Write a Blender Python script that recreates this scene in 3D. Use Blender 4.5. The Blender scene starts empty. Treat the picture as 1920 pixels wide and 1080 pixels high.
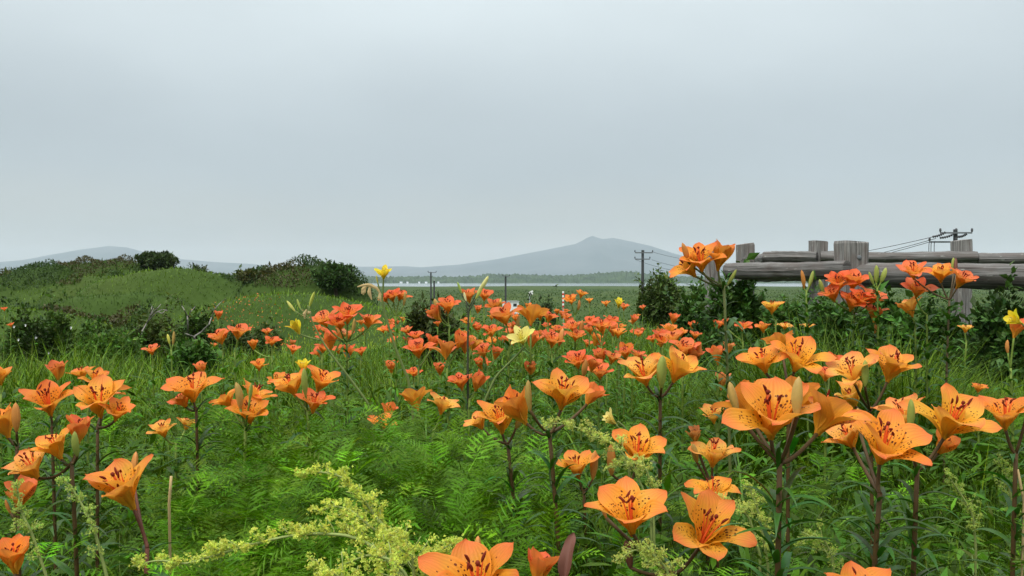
import bpy, math, random
import numpy as np
from mathutils import Vector, Matrix, Quaternion
R = math.radians
rng = np.random.default_rng(7)
random.seed(7)
scene = bpy.context.scene
COL = scene.collection

# ------------------------------------------------------------------ camera, sky, sun, exposure
F = 1600.0                 # focal length in pixels of a 1920-wide picture
ZC = 0.85                  # camera height above the near ground
HY = 526.0                 # picture row of the horizon
PITCH = math.atan((540 - HY) / F)
cam = bpy.data.cameras.new('camera')
cam.lens = 36 * F / 1920; cam.sensor_width = 36
cam.clip_start = 0.05; cam.clip_end = 40000
camo = bpy.data.objects.new('camera', cam)
camo.location = (0, 0, ZC); camo.rotation_euler = (R(90) - PITCH, 0, 0)
COL.objects.link(camo); scene.camera = camo

SUN_EL, SUN_AZ = R(58), R(215)      # azimuth clockwise from +Y
world = bpy.data.worlds.new('World'); scene.world = world; world.use_nodes = True
wt = world.node_tree; wt.nodes.clear()
def N(nt, typ, **kw):
    n = nt.nodes.new(typ)
    for k, v in kw.items():
        if k == 'ins':
            for i, s in v.items(): 
                if hasattr(s, 'links'): nt.links.new(s, n.inputs[i])
                else: n.inputs[i].default_value = s
        else: setattr(n, k, v)
    return n
def ramp(nt, fac, stops, interp='LINEAR'):
    n = nt.nodes.new('ShaderNodeValToRGB'); cr = n.color_ramp; cr.interpolation = interp
    while len(cr.elements) < len(stops): cr.elements.new(0.5)
    for e, (p, c) in zip(cr.elements, stops):
        e.position = p; e.color = (*c, 1) if len(c) == 3 else c
    nt.links.new(fac, n.inputs[0]); return n.outputs[0]
def math_(nt, op, a, b=0.0, c=None, clamp=False):
    n = nt.nodes.new('ShaderNodeMath'); n.operation = op; n.use_clamp = clamp
    for i, s in enumerate((a, b) if c is None else (a, b, c)):
        if hasattr(s, 'links'): nt.links.new(s, n.inputs[i])
        else: n.inputs[i].default_value = s
    return n.outputs[0]
def mixc(nt, fac, a, b, blend='MIX'):
    n = nt.nodes.new('ShaderNodeMix'); n.data_type = 'RGBA'; n.blend_type = blend
    for i, s in ((0, fac), (6, a), (7, b)):
        if hasattr(s, 'links'): nt.links.new(s, n.inputs[i])
        elif i == 0: n.inputs[0].default_value = s
        else: n.inputs[i].default_value = (*s, 1) if len(s) == 3 else s
    return n.outputs[2]

tc = N(wt, 'ShaderNodeTexCoord')
sep = N(wt, 'ShaderNodeSeparateXYZ', ins={0: tc.outputs['Generated']})
mp = N(wt, 'ShaderNodeMapping', ins={0: tc.outputs['Generated'], 3: (3.0, 3.0, 7.0)})
nz = N(wt, 'ShaderNodeTexNoise', ins={0: mp.outputs[0], 'Scale': 1.3, 'Detail': 4.0, 'Roughness': 0.5})
nzf = math_(wt, 'MULTIPLY_ADD', nz.outputs[0], 0.06, -0.03)
el = math_(wt, 'ADD', sep.outputs[2], nzf, clamp=True)
over = ramp(wt, el, [(0.0, (0.42, 0.39, 0.33)), (0.028, (0.36, 0.35, 0.32)), (0.06, (0.285, 0.30, 0.295)),
                     (0.13, (0.262, 0.295, 0.312)), (0.36, (0.43, 0.475, 0.485)), (1.0, (1.35, 1.40, 1.40))], 'EASE')
mp2 = N(wt, 'ShaderNodeMapping', ins={0: tc.outputs['Generated'], 3: (1.0, 1.0, 2.2)})
nz2 = N(wt, 'ShaderNodeTexNoise', ins={0: mp2.outputs[0], 'Scale': 2.2, 'Detail': 5.0, 'Roughness': 0.45})
cl = math_(wt, 'MULTIPLY_ADD', nz2.outputs[0], 0.30, 0.85)
over = mixc(wt, 1.0, over, cl, 'MULTIPLY')
sky = N(wt, 'ShaderNodeTexSky', sky_type='NISHITA', sun_disc=False, sun_elevation=SUN_EL, sun_rotation=SUN_AZ,
        air_density=1.0, dust_density=4.0, ozone_density=1.0)
skys = mixc(wt, 1.0, sky.outputs[0], (0.1, 0.1, 0.1), 'MULTIPLY')
allsky = mixc(wt, 0.08, over, skys)
bg = N(wt, 'ShaderNodeBackground', ins={0: allsky, 1: 1.0})
wo = N(wt, 'ShaderNodeOutputWorld', ins={0: bg.outputs[0]})

sl = bpy.data.lights.new('sun', 'SUN'); sl.energy = 1.4; sl.angle = R(30); sl.color = (1.0, 0.965, 0.9)
slo = bpy.data.objects.new('sun', sl); COL.objects.link(slo)
sd = Vector((math.sin(SUN_AZ) * math.cos(SUN_EL), math.cos(SUN_AZ) * math.cos(SUN_EL), math.sin(SUN_EL)))
slo.rotation_euler = sd.to_track_quat('Z', 'Y').to_euler()
scene.view_settings.view_transform = 'Standard'; scene.view_settings.look = 'None'
scene.view_settings.exposure = 0.95; scene.view_settings.gamma = 1.0
scene.view_settings.use_curve_mapping = False
scene.cycles.max_bounces = 8; scene.cycles.diffuse_bounces = 3; scene.cycles.glossy_bounces = 2
scene.cycles.transmission_bounces = 4; scene.cycles.transparent_max_bounces = 4
scene.cycles.volume_bounces = 1; scene.cycles.use_denoising = True
scene.cycles.sample_clamp_indirect = 4.0

# ------------------------------------------------------------------ helpers
def at(px, py, d):
    u = (px - 960) / F; v = (540 - py) / F
    c, s = math.cos(PITCH), math.sin(PITCH)
    y = c + v * s; z = -s + v * c
    k = d / y
    return Vector((u * k, d, ZC + z * k))
def zrow(y, d):                       # height of picture row y at distance d
    return ZC + (HY - y) / F * d
def smooth(a, b, x):
    t = np.clip((np.asarray(x, float) - a) / (b - a), 0, 1); return t * t * (3 - 2 * t)
def mesh_np(name, V, faces, mats=(), col=None, uv=None, mi=None, smooth_=False):
    V = np.ascontiguousarray(V, np.float32); faces = np.ascontiguousarray(faces, np.int32)
    k = faces.shape[1]; n = len(faces)
    me = bpy.data.meshes.new(name)
    me.vertices.add(len(V)); me.vertices.foreach_set('co', V.ravel())
    me.loops.add(n * k); me.loops.foreach_set('vertex_index', faces.ravel())
    me.polygons.add(n); me.polygons.foreach_set('loop_start', np.arange(n, dtype=np.int32) * k)
    if mi is not None: me.polygons.foreach_set('material_index', np.ascontiguousarray(mi, np.int32))
    me.polygons.foreach_set('use_smooth', np.full(n, smooth_, bool))
    if col is not None:
        a = me.color_attributes.new('Col', 'FLOAT_COLOR', 'POINT')
        c4 = np.ones((len(V), 4), np.float32); c4[:, :3] = col
        a.data.foreach_set('color', c4.ravel())
    if uv is not None:
        l = me.uv_layers.new(name='UVMap')
        l.data.foreach_set('uv', np.ascontiguousarray(uv[faces.ravel()], np.float32).ravel())
    for m in mats: me.materials.append(m)
    me.update(calc_edges=True)
    return me
def obj(name, me, parent=None, loc=(0, 0, 0), rot=None, scale=None, color=None, quat=None):
    o = bpy.data.objects.new(name, me); COL.objects.link(o)
    o.location = loc
    if quat is not None: o.rotation_mode = 'QUATERNION'; o.rotation_quaternion = quat
    elif rot is not None: o.rotation_euler = rot
    if scale is not None: o.scale = (scale,) * 3 if isinstance(scale, (int, float)) else scale
    if parent is not None: o.parent = parent
    if color is not None: o.color = (*color, 1)
    return o
def tag(o, label, cat, group=None):
    o['label'] = label; o['category'] = cat
    if group: o['group'] = group
    return o
def kind(o, k): o['kind'] = k; return o
class Geo:                             # collects triangles with colours and material slots
    def __init__(s): s.v = []; s.f = []; s.c = []; s.m = []; s.u = []; s.n = 0
    def add(s, V, Fc, c=(1, 1, 1), m=0, uv=None):
        V = np.asarray(V, float); Fc = np.asarray(Fc, int)
        if Fc.shape[1] == 4: Fc = np.concatenate([Fc[:, [0, 1, 2]], Fc[:, [0, 2, 3]]])
        s.v.append(V); s.f.append(Fc + s.n); s.n += len(V)
        s.c.append(np.broadcast_to(np.asarray(c, float), (len(V), 3))); s.m.append(np.full(len(Fc), m))
        s.u.append(uv if uv is not None else np.zeros((len(V), 2)))
    def mesh(s, name, mats, smooth_=False, uv=False):
        return mesh_np(name, np.concatenate(s.v), np.concatenate(s.f), mats, np.concatenate(s.c),
                       np.concatenate(s.u) if uv else None, np.concatenate(s.m), smooth_)
def tube(pts, rad, sides=6, cap=True):
    pts = np.asarray([tuple(p) for p in pts], float); n = len(pts)
    rad = np.broadcast_to(np.asarray(rad, float), (n,))
    T = np.gradient(pts, axis=0); T /= np.linalg.norm(T, axis=1)[:, None] + 1e-9
    ref = np.array([0, 0, 1.0]) if abs(T[0, 2]) < 0.9 else np.array([1.0, 0, 0])
    A = np.cross(T, ref); A /= np.linalg.norm(A, axis=1)[:, None] + 1e-9
    B = np.cross(T, A)
    th = np.arange(sides) * 2 * math.pi / sides
    V = pts[:, None] + rad[:, None, None] * (np.cos(th)[None, :, None] * A[:, None] + np.sin(th)[None, :, None] * B[:, None])
    V = V.reshape(-1, 3); f = []
    for i in range(n - 1):
        for j in range(sides):
            k = (j + 1) % sides
            a, b, c, d = i * sides + j, i * sides + k, (i + 1) * sides + k, (i + 1) * sides + j
            f += [(a, c, b), (a, d, c)]
    if cap:
        V = np.concatenate([V, pts[:1], pts[-1:]]); m = n * sides
        for j in range(sides):
            k = (j + 1) % sides
            f += [(m, j, k), (m + 1, (n - 1) * sides + k, (n - 1) * sides + j)]
    return V, np.array(f)
def bez(p0, p1, p2, n=8):
    p0, p1, p2 = (np.asarray(tuple(p), float) for p in (p0, p1, p2))
    t = np.linspace(0, 1, n)[:, None]
    return (1 - t) ** 2 * p0 + 2 * t * (1 - t) * p1 + t * t * p2
def boxv(c, s):
    x, y, z = c; a, b, h = s[0] / 2, s[1] / 2, s[2] / 2
    V = np.array([(x + i * a, y + j * b, z + k * h) for i in (-1, 1) for j in (-1, 1) for k in (-1, 1)])
    Fc = np.array([(0, 1, 3, 2), (4, 6, 7, 5), (0, 4, 5, 1), (2, 3, 7, 6), (0, 2, 6, 4), (1, 5, 7, 3)])
    return V, Fc
def blades(P, h, w, az, th0, bend, segs, roll=None):
    """N grass blades: P (N,3), h length, w width, az heading, th0 start angle from vertical, bend total."""
    n = len(P); t = np.linspace(0, 1, segs + 1)
    th = th0[:, None] + bend[:, None] * t[None]
    thm = (th[:, 1:] + th[:, :-1]) / 2; ds = h[:, None] / segs
    r = np.concatenate([np.zeros((n, 1)), np.cumsum(np.sin(thm) * ds, 1)], 1)
    z = np.concatenate([np.zeros((n, 1)), np.cumsum(np.cos(thm) * ds, 1)], 1)
    C = np.stack([P[:, :1] + r * np.cos(az)[:, None], P[:, 1:2] + r * np.sin(az)[:, None], P[:, 2:3] + z], 2)
    az2 = az + (0 if roll is None else roll)
    S = np.stack([-np.sin(az2), np.cos(az2), np.zeros(n)], 1)
    prof = (np.minimum(1, 0.55 + t * 2.5) * (1 - t ** 2.2))[:-1]
    W = w[:, None] * prof[None] / 2
    Lf = C[:, :-1] + W[..., None] * S[:, None]; Rt = C[:, :-1] - W[..., None] * S[:, None]
    V = np.concatenate([Lf, Rt, C[:, -1:]], 1)            # n, 2*segs+1, 3
    m = 2 * segs + 1; f = []
    for i in range(segs - 1):
        f += [(i, i + 1, segs + i), (i + 1, segs + i + 1, segs + i)]
    f.append((segs - 1, 2 * segs, 2 * segs - 1))
    f = np.array(f)[None] + (np.arange(n) * m)[:, None, None]
    return V.reshape(-1, 3), f.reshape(-1, 3), m
def basis(ax, spin):
    """N rotation matrices whose local X points along ax (N,3), rolled by spin."""
    ax = ax / (np.linalg.norm(ax, axis=1)[:, None] + 1e-9)
    up = np.tile(np.array([0, 0, 1.0]), (len(ax), 1))
    side = np.cross(up, ax); sn = np.linalg.norm(side, axis=1)
    side[sn < 1e-3] = (0, 1, 0); side /= np.linalg.norm(side, axis=1)[:, None]
    nrm = np.cross(ax, side)
    c, s = np.cos(spin)[:, None], np.sin(spin)[:, None]
    s2 = side * c + nrm * s; n2 = -side * s + nrm * c
    return np.stack([ax, s2, n2], 2)
def stamp(pv, pf, M, sc, T, droop=None):
    n = len(T); v = pv[None] * sc[:, None, None]
    v = np.repeat(pv[None], n, 0) * sc[:, None, None]
    V = np.einsum('nij,nkj->nki', M, v)
    if droop is not None: V[:, :, 2] -= droop[:, None] * (pv[:, 0] ** 2)[None] * sc[:, None]
    V += T[:, None]
    f = pf[None] + (np.arange(n) * len(pv))[:, None, None]
    return V.reshape(-1, 3), f.reshape(-1, 3)
def jitter(base, n, amt=0.25, hue=0.12):
    base = np.asarray(base, float)
    b = np.exp(rng.normal(0, amt, (n, 1)))
    h = np.exp(rng.normal(0, hue, (n, 3)))
    return np.clip(base[None] * b * h, 0.003, 0.9)
def vnoise(x, y, f, seed=0):
    r = np.random.default_rng(seed); s = 0
    for i in range(5):
        a = r.uniform(0, 6.28); k = f * r.uniform(0.6, 1.7); p = r.uniform(0, 6.28)
        s = s + np.sin((x * np.cos(a) + y * np.sin(a)) * k + p + 1.3 * np.sin((x * np.sin(a) - y * np.cos(a)) * k * 0.6 + p * 2))
    return s / 5

# ------------------------------------------------------------------ materials
def newmat(name):
    m = bpy.data.materials.new(name); m.use_nodes = True; nt = m.node_tree; nt.nodes.clear()
    return m, nt, N(nt, 'ShaderNodeOutputMaterial')
def leafmat(name, src='Col', transl=0.24, rough=0.5, spec=0.16, tint=(1, 1, 1)):
    m, nt, out = newmat(name)
    if src == 'Col': c = N(nt, 'ShaderNodeAttribute', attribute_name='Col').outputs['Color']
    else: c = N(nt, 'ShaderNodeObjectInfo').outputs['Color']
    tcn = N(nt, 'ShaderNodeTexCoord')
    no = N(nt, 'ShaderNodeTexNoise', ins={0: tcn.outputs['Object'], 'Scale': 60.0, 'Detail': 2.0})
    g = math_(nt, 'MULTIPLY_ADD', no.outputs[0], 0.5, 0.75)
    c = mixc(nt, 1.0, c, g, 'MULTIPLY')
    c = mixc(nt, 1.0, c, tint, 'MULTIPLY')
    p = N(nt, 'ShaderNodeBsdfPrincipled', ins={'Base Color': c, 'Roughness': rough, 'Specular IOR Level': spec})
    ct = mixc(nt, 1.0, c, (1.25, 1.15, 0.6), 'MULTIPLY')
    t = N(nt, 'ShaderNodeBsdfTranslucent', ins={0: ct})
    mx = N(nt, 'ShaderNodeMixShader', ins={0: transl, 1: p.outputs[0], 2: t.outputs[0]})
    nt.links.new(mx.outputs[0], out.inputs[0]); return m
GRASS = leafmat('grass_blades', tint=(.56, .76, .42)); FEATHER = leafmat('feathery_leaves', transl=0.25, rough=0.5, tint=(.68, .88, .38))
LEAF = leafmat('lily_leaf', 'obj', 0.2, 0.4, 0.3, tint=(.55, .75, .5)); SHRUB = leafmat('shrub_leaves', transl=0.2, rough=0.5, tint=(.78, .84, .8))
STEM = leafmat('stem_skin', 'Col', 0.0, 0.6, 0.2)
TINY = leafmat('tiny_florets', 'Col', 0.35, 0.6, 0.2)

def petalmat(name, spots=True):
    m, nt, out = newmat(name)
    oi = N(nt, 'ShaderNodeObjectInfo'); uv = N(nt, 'ShaderNodeUVMap')
    sp = N(nt, 'ShaderNodeSeparateXYZ', ins={0: uv.outputs[0]})
    u = math_(nt, 'MULTIPLY_ADD', sp.outputs[0], 2.0, -1.0); au = math_(nt, 'ABSOLUTE', u); v = sp.outputs[1]
    base = oi.outputs['Color']
    no = N(nt, 'ShaderNodeTexNoise', ins={0: N(nt, 'ShaderNodeTexCoord').outputs['Object'], 'Scale': 55.0, 'Detail': 3.0})
    geo = N(nt, 'ShaderNodeNewGeometry')
    if spots:
        throat = N(nt, 'ShaderNodeMapRange', ins={0: v, 1: 0.72, 2: 0.2, 3: 0.0, 4: 0.75})
        c = mixc(nt, throat.outputs[0], base, (0.90, 0.44, 0.012))
        tip = N(nt, 'ShaderNodeMapRange', ins={0: math_(nt, 'ADD', v, math_(nt, 'MULTIPLY_ADD', no.outputs[0], 0.3, -0.15)), 1: 0.66, 2: 1.02, 3: 0.0, 4: 0.85})
        edge = N(nt, 'ShaderNodeMapRange', ins={0: au, 1: 0.8, 2: 1.0, 3: 0.0, 4: 0.15})
        tt = math_(nt, 'MAXIMUM', tip.outputs[0], edge.outputs[0])
        c = mixc(nt, tt, c, (0.84, 0.15, 0.055))
    else:
        c = mixc(nt, N(nt, 'ShaderNodeMapRange', ins={0: v, 1: 0.4, 2: 0.0, 3: 0.0, 4: 0.5}).outputs[0], base, (0.55, 0.55, 0.05))
    g = math_(nt, 'MULTIPLY_ADD', no.outputs[0], 0.35, 0.82)
    c = mixc(nt, 1.0, c, g, 'MULTIPLY')
    # fine lengthwise veins
    vein = math_(nt, 'SINE', math_(nt, 'ADD', math_(nt, 'MULTIPLY', u, 30.0), math_(nt, 'MULTIPLY', no.outputs[0], 9.0)))
    c = mixc(nt, 1.0, c, math_(nt, 'MULTIPLY_ADD', vein, 0.04, 0.965), 'MULTIPLY')
    rib = N(nt, 'ShaderNodeMapRange', ins={0: au, 1: 0.09, 2: 0.0, 3: 0.0, 4: 0.5})
    # the back of a petal: duller, olive along the midrib
    back = mixc(nt, 0.35, c, (0.66, 0.33, 0.05))
    back = mixc(nt, N(nt, 'ShaderNodeMapRange', ins={0: au, 1: 0.3, 2: 0.0, 3: 0.0, 4: 0.45}).outputs[0], back, (0.42, 0.14, 0.03) if spots else (0.3, 0.4, 0.05))
    front = mixc(nt, rib.outputs[0], c, (0.72, 0.2, 0.03) if spots else (0.6, 0.6, 0.1))
    if spots:
        cx = N(nt, 'ShaderNodeCombineXYZ', ins={0: math_(nt, 'MULTIPLY_ADD', u, 5.2, math_(nt, 'MULTIPLY', oi.outputs['Random'], 50.0)), 1: math_(nt, 'MULTIPLY', v, 15.0)})
        vo = N(nt, 'ShaderNodeTexVoronoi', voronoi_dimensions='2D', ins={'Vector': cx.outputs[0], 'Scale': 1.0, 'Randomness': 0.75})
        dot = math_(nt, 'LESS_THAN', vo.outputs['Distance'], math_(nt, 'MULTIPLY_ADD', N(nt, 'ShaderNodeSeparateColor', ins={0: vo.outputs['Color']}).outputs[0], 0.22, 0.13))
        rnd = math_(nt, 'GREATER_THAN', N(nt, 'ShaderNodeSeparateColor', ins={0: vo.outputs['Color']}).outputs[1], 0.15)
        lim = math_(nt, 'MULTIPLY', math_(nt, 'GREATER_THAN', v, 0.20), math_(nt, 'LESS_THAN', math_(nt, 'ADD', v, math_(nt, 'MULTIPLY', N(nt, 'ShaderNodeSeparateColor', ins={0: vo.outputs['Color']}).outputs[2], 0.22)), 0.74))
        lim = math_(nt, 'MULTIPLY', lim, math_(nt, 'LESS_THAN', au, 0.84))
        lim = math_(nt, 'MULTIPLY', lim, math_(nt, 'GREATER_THAN', au, 0.07))
        dm = math_(nt, 'MULTIPLY', math_(nt, 'MULTIPLY', dot, rnd), lim)
        front = mixc(nt, math_(nt, 'MULTIPLY', dm, 0.92), front, (0.11, 0.012, 0.006))
    c = mixc(nt, geo.outputs['Backfacing'], front, back)
    bpn = N(nt, 'ShaderNodeBump', ins={'Strength': 0.25, 'Distance': 0.0005, 'Height': math_(nt, 'ADD', vein, math_(nt, 'MULTIPLY', no.outputs[0], 3.0))})
    p = N(nt, 'ShaderNodeBsdfPrincipled', ins={'Base Color': c, 'Roughness': 0.48, 'Specular IOR Level': 0.2, 'Normal': bpn.outputs[0]})
    t = N(nt, 'ShaderNodeBsdfTranslucent', ins={0: c})
    mx = N(nt, 'ShaderNodeMixShader', ins={0: 0.44, 1: p.outputs[0], 2: t.outputs[0]})
    nt.links.new(mx.outputs[0], out.inputs[0]); return m
PETAL = petalmat('lily_petal'); YPETAL = petalmat('daylily_petal', False)
def plain(name, c, rough=0.6, spec=0.3, transl=0, obj_color=False, var=0.2, scale=40):
    m, nt, out = newmat(name)
    cc = N(nt, 'ShaderNodeObjectInfo').outputs['Color'] if obj_color else N(nt, 'ShaderNodeRGB').outputs[0]
    if not obj_color: cc.default_value = (*c, 1)
    no = N(nt, 'ShaderNodeTexNoise', ins={0: N(nt, 'ShaderNodeTexCoord').outputs['Object'], 'Scale': float(scale), 'Detail': 4.0})
    cc = mixc(nt, 1.0, cc, math_(nt, 'MULTIPLY_ADD', no.outputs[0], 2 * var, 1 - var), 'MULTIPLY')
    p = N(nt, 'ShaderNodeBsdfPrincipled', ins={'Base Color': cc, 'Roughness': rough, 'Specular IOR Level': spec})
    if transl:
        t = N(nt, 'ShaderNodeBsdfTranslucent', ins={0: cc})
        p = N(nt, 'ShaderNodeMixShader', ins={0: transl, 1: p.outputs[0], 2: t.outputs[0]})
    nt.links.new(p.outputs[0], out.inputs[0]); return m
FILAMENT = plain('stamen_filament', (0.78, 0.13, 0.03), 0.5)
ANTHER = plain('stamen_anther', (0.15, 0.02, 0.01), 0.8, 0.1)
BUD = plain('flower_bud', (1, 1, 1), 0.5, 0.3, 0.15, True, 0.25, 90)
DRY = plain('dry_straw', (0.45, 0.33, 0.16), 0.8, 0.1)
DEAD = plain('bleached_wood', (0.2, 0.185, 0.165), 0.9, 0.1)
BARK = plain('bark', (0.07, 0.052, 0.04), 0.9, 0.1)
POLE = plain('pole_concrete', (0.05, 0.052, 0.054), 0.8, 0.2, scale=3)
STEEL = plain('crossarm_steel', (0.13, 0.14, 0.15), 0.6, 0.4)
INSUL = plain('insulator', (0.05, 0.05, 0.055), 0.4, 0.5)
WIRE = plain('wire_black', (0.04, 0.042, 0.045), 0.6)
WHITE = plain('white_paint', (0.78, 0.79, 0.78), 0.5, 0.3, scale=2, var=0.08)
GREYM = plain('grey_metal', (0.35, 0.37, 0.38), 0.5, 0.4)
REDP = plain('red_paint', (0.55, 0.04, 0.03), 0.5)
ROOF = plain('roof_sheet', (0.22, 0.25, 0.28), 0.6)
GLASS = plain('window_dark', (0.03, 0.035, 0.04), 0.15, 0.5)
PINK = plain('rose_pink', (0.62, 0.03, 0.24), 0.5, 0.2, 0.3)
ROSEY = plain('rose_centre', (0.7, 0.5, 0.06), 0.7)
BARNISH = plain('brown_leaf', (0.11, 0.04, 0.025), 0.7)

def woodmat(name, lift=1.0):
    m, nt, out = newmat(name)
    uv = N(nt, 'ShaderNodeUVMap'); oi = N(nt, 'ShaderNodeObjectInfo')
    off = N(nt, 'ShaderNodeCombineXYZ', ins={0: math_(nt, 'MULTIPLY', oi.outputs['Random'], 30.0), 1: math_(nt, 'MULTIPLY', oi.outputs['Random'], 17.0)})
    ad = N(nt, 'ShaderNodeVectorMath', operation='ADD', ins={0: uv.outputs[0], 1: off.outputs[0]})
    g1 = N(nt, 'ShaderNodeMapping', ins={0: ad.outputs[0], 3: (1.2, 42.0, 1.0)})
    n1 = N(nt, 'ShaderNodeTexNoise', ins={0: g1.outputs[0], 'Scale': 1.6, 'Detail': 8.0, 'Roughness': 0.7, 'Distortion': 0.8})
    g2 = N(nt, 'ShaderNodeMapping', ins={0: ad.outputs[0], 3: (1.6, 4.0, 1.0)})
    n2 = N(nt, 'ShaderNodeTexNoise', ins={0: g2.outputs[0], 'Scale': 2.0, 'Detail': 5.0, 'Roughness': 0.6})
    c = ramp(nt, n1.outputs[0], [(0.32, (0.014, 0.013, 0.012)), (0.43, (0.075, 0.071, 0.067)), (0.56, (0.15, 0.143, 0.136)), (0.75, (0.26, 0.25, 0.24))])
    b = ramp(nt, n2.outputs[0], [(0.47, (0, 0, 0)), (0.56, (1, 1, 1))])
    c = mixc(nt, math_(nt, 'MULTIPLY', N(nt, 'ShaderNodeRGBToBW', ins={0: b}).outputs[0], 0.36), c, (0.07, 0.045, 0.036))
    n3 = N(nt, 'ShaderNodeTexNoise', ins={0: g2.outputs[0], 'Scale': 7.0, 'Detail': 3.0})
    lich = ramp(nt, n3.outputs[0], [(0.66, (0, 0, 0)), (0.72, (1, 1, 1))])
    c = mixc(nt, math_(nt, 'MULTIPLY', N(nt, 'ShaderNodeRGBToBW', ins={0: lich}).outputs[0], 0.5), c, (0.42, 0.44, 0.40))
    c = mixc(nt, 1.0, c, (lift, lift, lift), 'MULTIPLY')
    bp = N(nt, 'ShaderNodeBump', ins={'Strength': 0.6, 'Distance': 0.01, 'Height': n1.outputs[0]})
    p = N(nt, 'ShaderNodeBsdfPrincipled', ins={'Base Color': c, 'Roughness': 0.75, 'Specular IOR Level': 0.3, 'Normal': bp.outputs[0]})
    nt.links.new(p.outputs[0], out.inputs[0]); return m
WOOD = woodmat('weathered_log'); POSTWOOD = woodmat('weathered_post', 1.55)

def terrmat(name, stops, s1, s2=None, dark=(0.03, 0.045, 0.02)):
    m, nt, out = newmat(name)
    t = N(nt, 'ShaderNodeTexCoord')
    n1 = N(nt, 'ShaderNodeTexNoise', ins={0: t.outputs['Object'], 'Scale': s1, 'Detail': 6.0, 'Roughness': 0.6})
    c = ramp(nt, n1.outputs[0], stops)
    if s2:
        n2 = N(nt, 'ShaderNodeTexNoise', ins={0: t.outputs['Object'], 'Scale': s2, 'Detail': 4.0, 'Roughness': 0.7})
        c = mixc(nt, 1.0, c, math_(nt, 'MULTIPLY_ADD', n2.outputs[0], 0.9, 0.55), 'MULTIPLY')
    p = N(nt, 'ShaderNodeBsdfPrincipled', ins={'Base Color': c, 'Roughness': 0.95, 'Specular IOR Level': 0.05})
    nt.links.new(p.outputs[0], out.inputs[0]); return m
EARTH = terrmat('grassy_earth', [(0.35, (0.026, 0.05, 0.010)), (0.5, (0.04, 0.068, 0.014)), (0.65, (0.058, 0.08, 0.02))], 0.02, 0.7)
FOREST = terrmat('far_forest', [(0.35, (0.022, 0.042, 0.02)), (0.6, (0.045, 0.075, 0.03))], 0.02, 0.1)
ROCK = terrmat('mountain_slope', [(0.4, (0.04, 0.06, 0.07)), (0.6, (0.07, 0.085, 0.095))], 0.002)

# ------------------------------------------------------------------ terrain
DUNES = [  # distance, half width, [(px, crest row)...]
    (74, 8, [(-400, 520), (-60, 516), (0, 512), (60, 504), (110, 500), (170, 497), (230, 492), (290, 494), (340, 505), (400, 521), (440, 532), (470, 542), (520, 560)]),
    (58, 4.5, [(120, 560), (180, 532), (250, 520), (330, 511), (380, 514), (430, 524), (480, 538), (540, 562)]),
    (50, 4.5, [(420, 562), (452, 536), (490, 516), (540, 506), (590, 504), (640, 507), (665, 520), (690, 545), (720, 570)]),
    (43, 3, [(60, 580), (130, 556), (200, 548), (260, 546), (320, 556), (380, 572)]),
    (31, 4, [(300, 610), (380, 582), (450, 560), (520, 549), (580, 549), (640, 556), (700, 570), (760, 590), (820, 615)]),
    (66, 4, [(60, 556), (110, 530), (170, 516), (230, 512), (290, 520), (340, 534), (380, 550)]),
    (38, 3, [(190, 600), (250, 572), (310, 561), (360, 564), (410, 580), (440, 600)]),
    (36, 5, [(-400, 570), (-60, 562), (40, 566), (110, 574), (180, 590), (240, 610)]),
]
def ground(x, y):
    x = np.asarray(x, float); y = np.asarray(y, float)
    d = np.hypot(x, y); yy = np.where(y > 0.3, y, 0.3)
    px = np.clip(960 + F * x / yy, -1500, 3400)
    px = np.where(y > 0.3, px, np.where(x < 0, -1500, 3400))
    lf = smooth(860, 600, px)
    base = (1 - lf) * (-7.0 * smooth(9.5, 75, d)) + lf * (-0.95 * smooth(6.5, 14, d) - 1.9 * smooth(18, 40, d) - 4.15 * smooth(88, 230, d))
    best = np.zeros_like(base)
    for dk, wk, pr in DUNES:
        cz = np.interp(px, [p[0] for p in pr], [zrow(p[1], dk) for p in pr])
        edge = smooth(pr[0][0] - 60, pr[0][0] + 40, px) * smooth(pr[-1][0] + 60, pr[-1][0] - 40, px)
        yv = np.where(y > 0.3, y, 1e9)
        bump = np.maximum(cz - base, 0) * np.exp(-((yv - dk) / wk) ** 2) * edge
        best = np.log(np.exp(np.clip(best * 5, 0, 60)) + np.exp(np.clip(bump * 5, 0, 60)) - 1) / 5
    z = base + best
    z = z + (0.30 * vnoise(x, y, 0.55, 3) + .42 * vnoise(x, y, .24, 13)) * smooth(18, 30, d) * smooth(150, 90, d) * lf
    z = z + 0.03 * vnoise(x, y, 1.9, 5) * smooth(0.5, 2, d) * smooth(300, 60, d)
    return z
def g1(x, y): return float(ground(np.array([x]), np.array([y]))[0])
def gridmesh(X, Y, Z):
    n, m = X.shape; V = np.stack([X, Y, Z], 2).reshape(-1, 3)
    i, j = np.meshgrid(np.arange(n - 1), np.arange(m - 1), indexing='ij'); a = (i * m + j).ravel()
    return V, np.stack([a, a + 1, a + m + 1, a + m], 1)
def build_ground():
    azf = np.concatenate([np.linspace(-180, -46, 24), np.linspace(-44, 44, 300), np.linspace(46, 180, 24)])
    dd = np.concatenate([[0.02], np.geomspace(0.5, 12, 46), np.linspace(12.5, 100, 130), np.geomspace(103, 14500, 52)])
    A, D = np.meshgrid(np.radians(azf), dd, indexing='ij')
    X = D * np.sin(A); Y = D * np.cos(A)
    V, f = gridmesh(X, Y, ground(X, Y))
    o = obj('ground', mesh_np('ground', V, f[:, ::-1], [EARTH], smooth_=True)); kind(o, 'structure')
    o['label'] = 'grassy dune ground falling away to a wide green plain'
build_ground()
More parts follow.
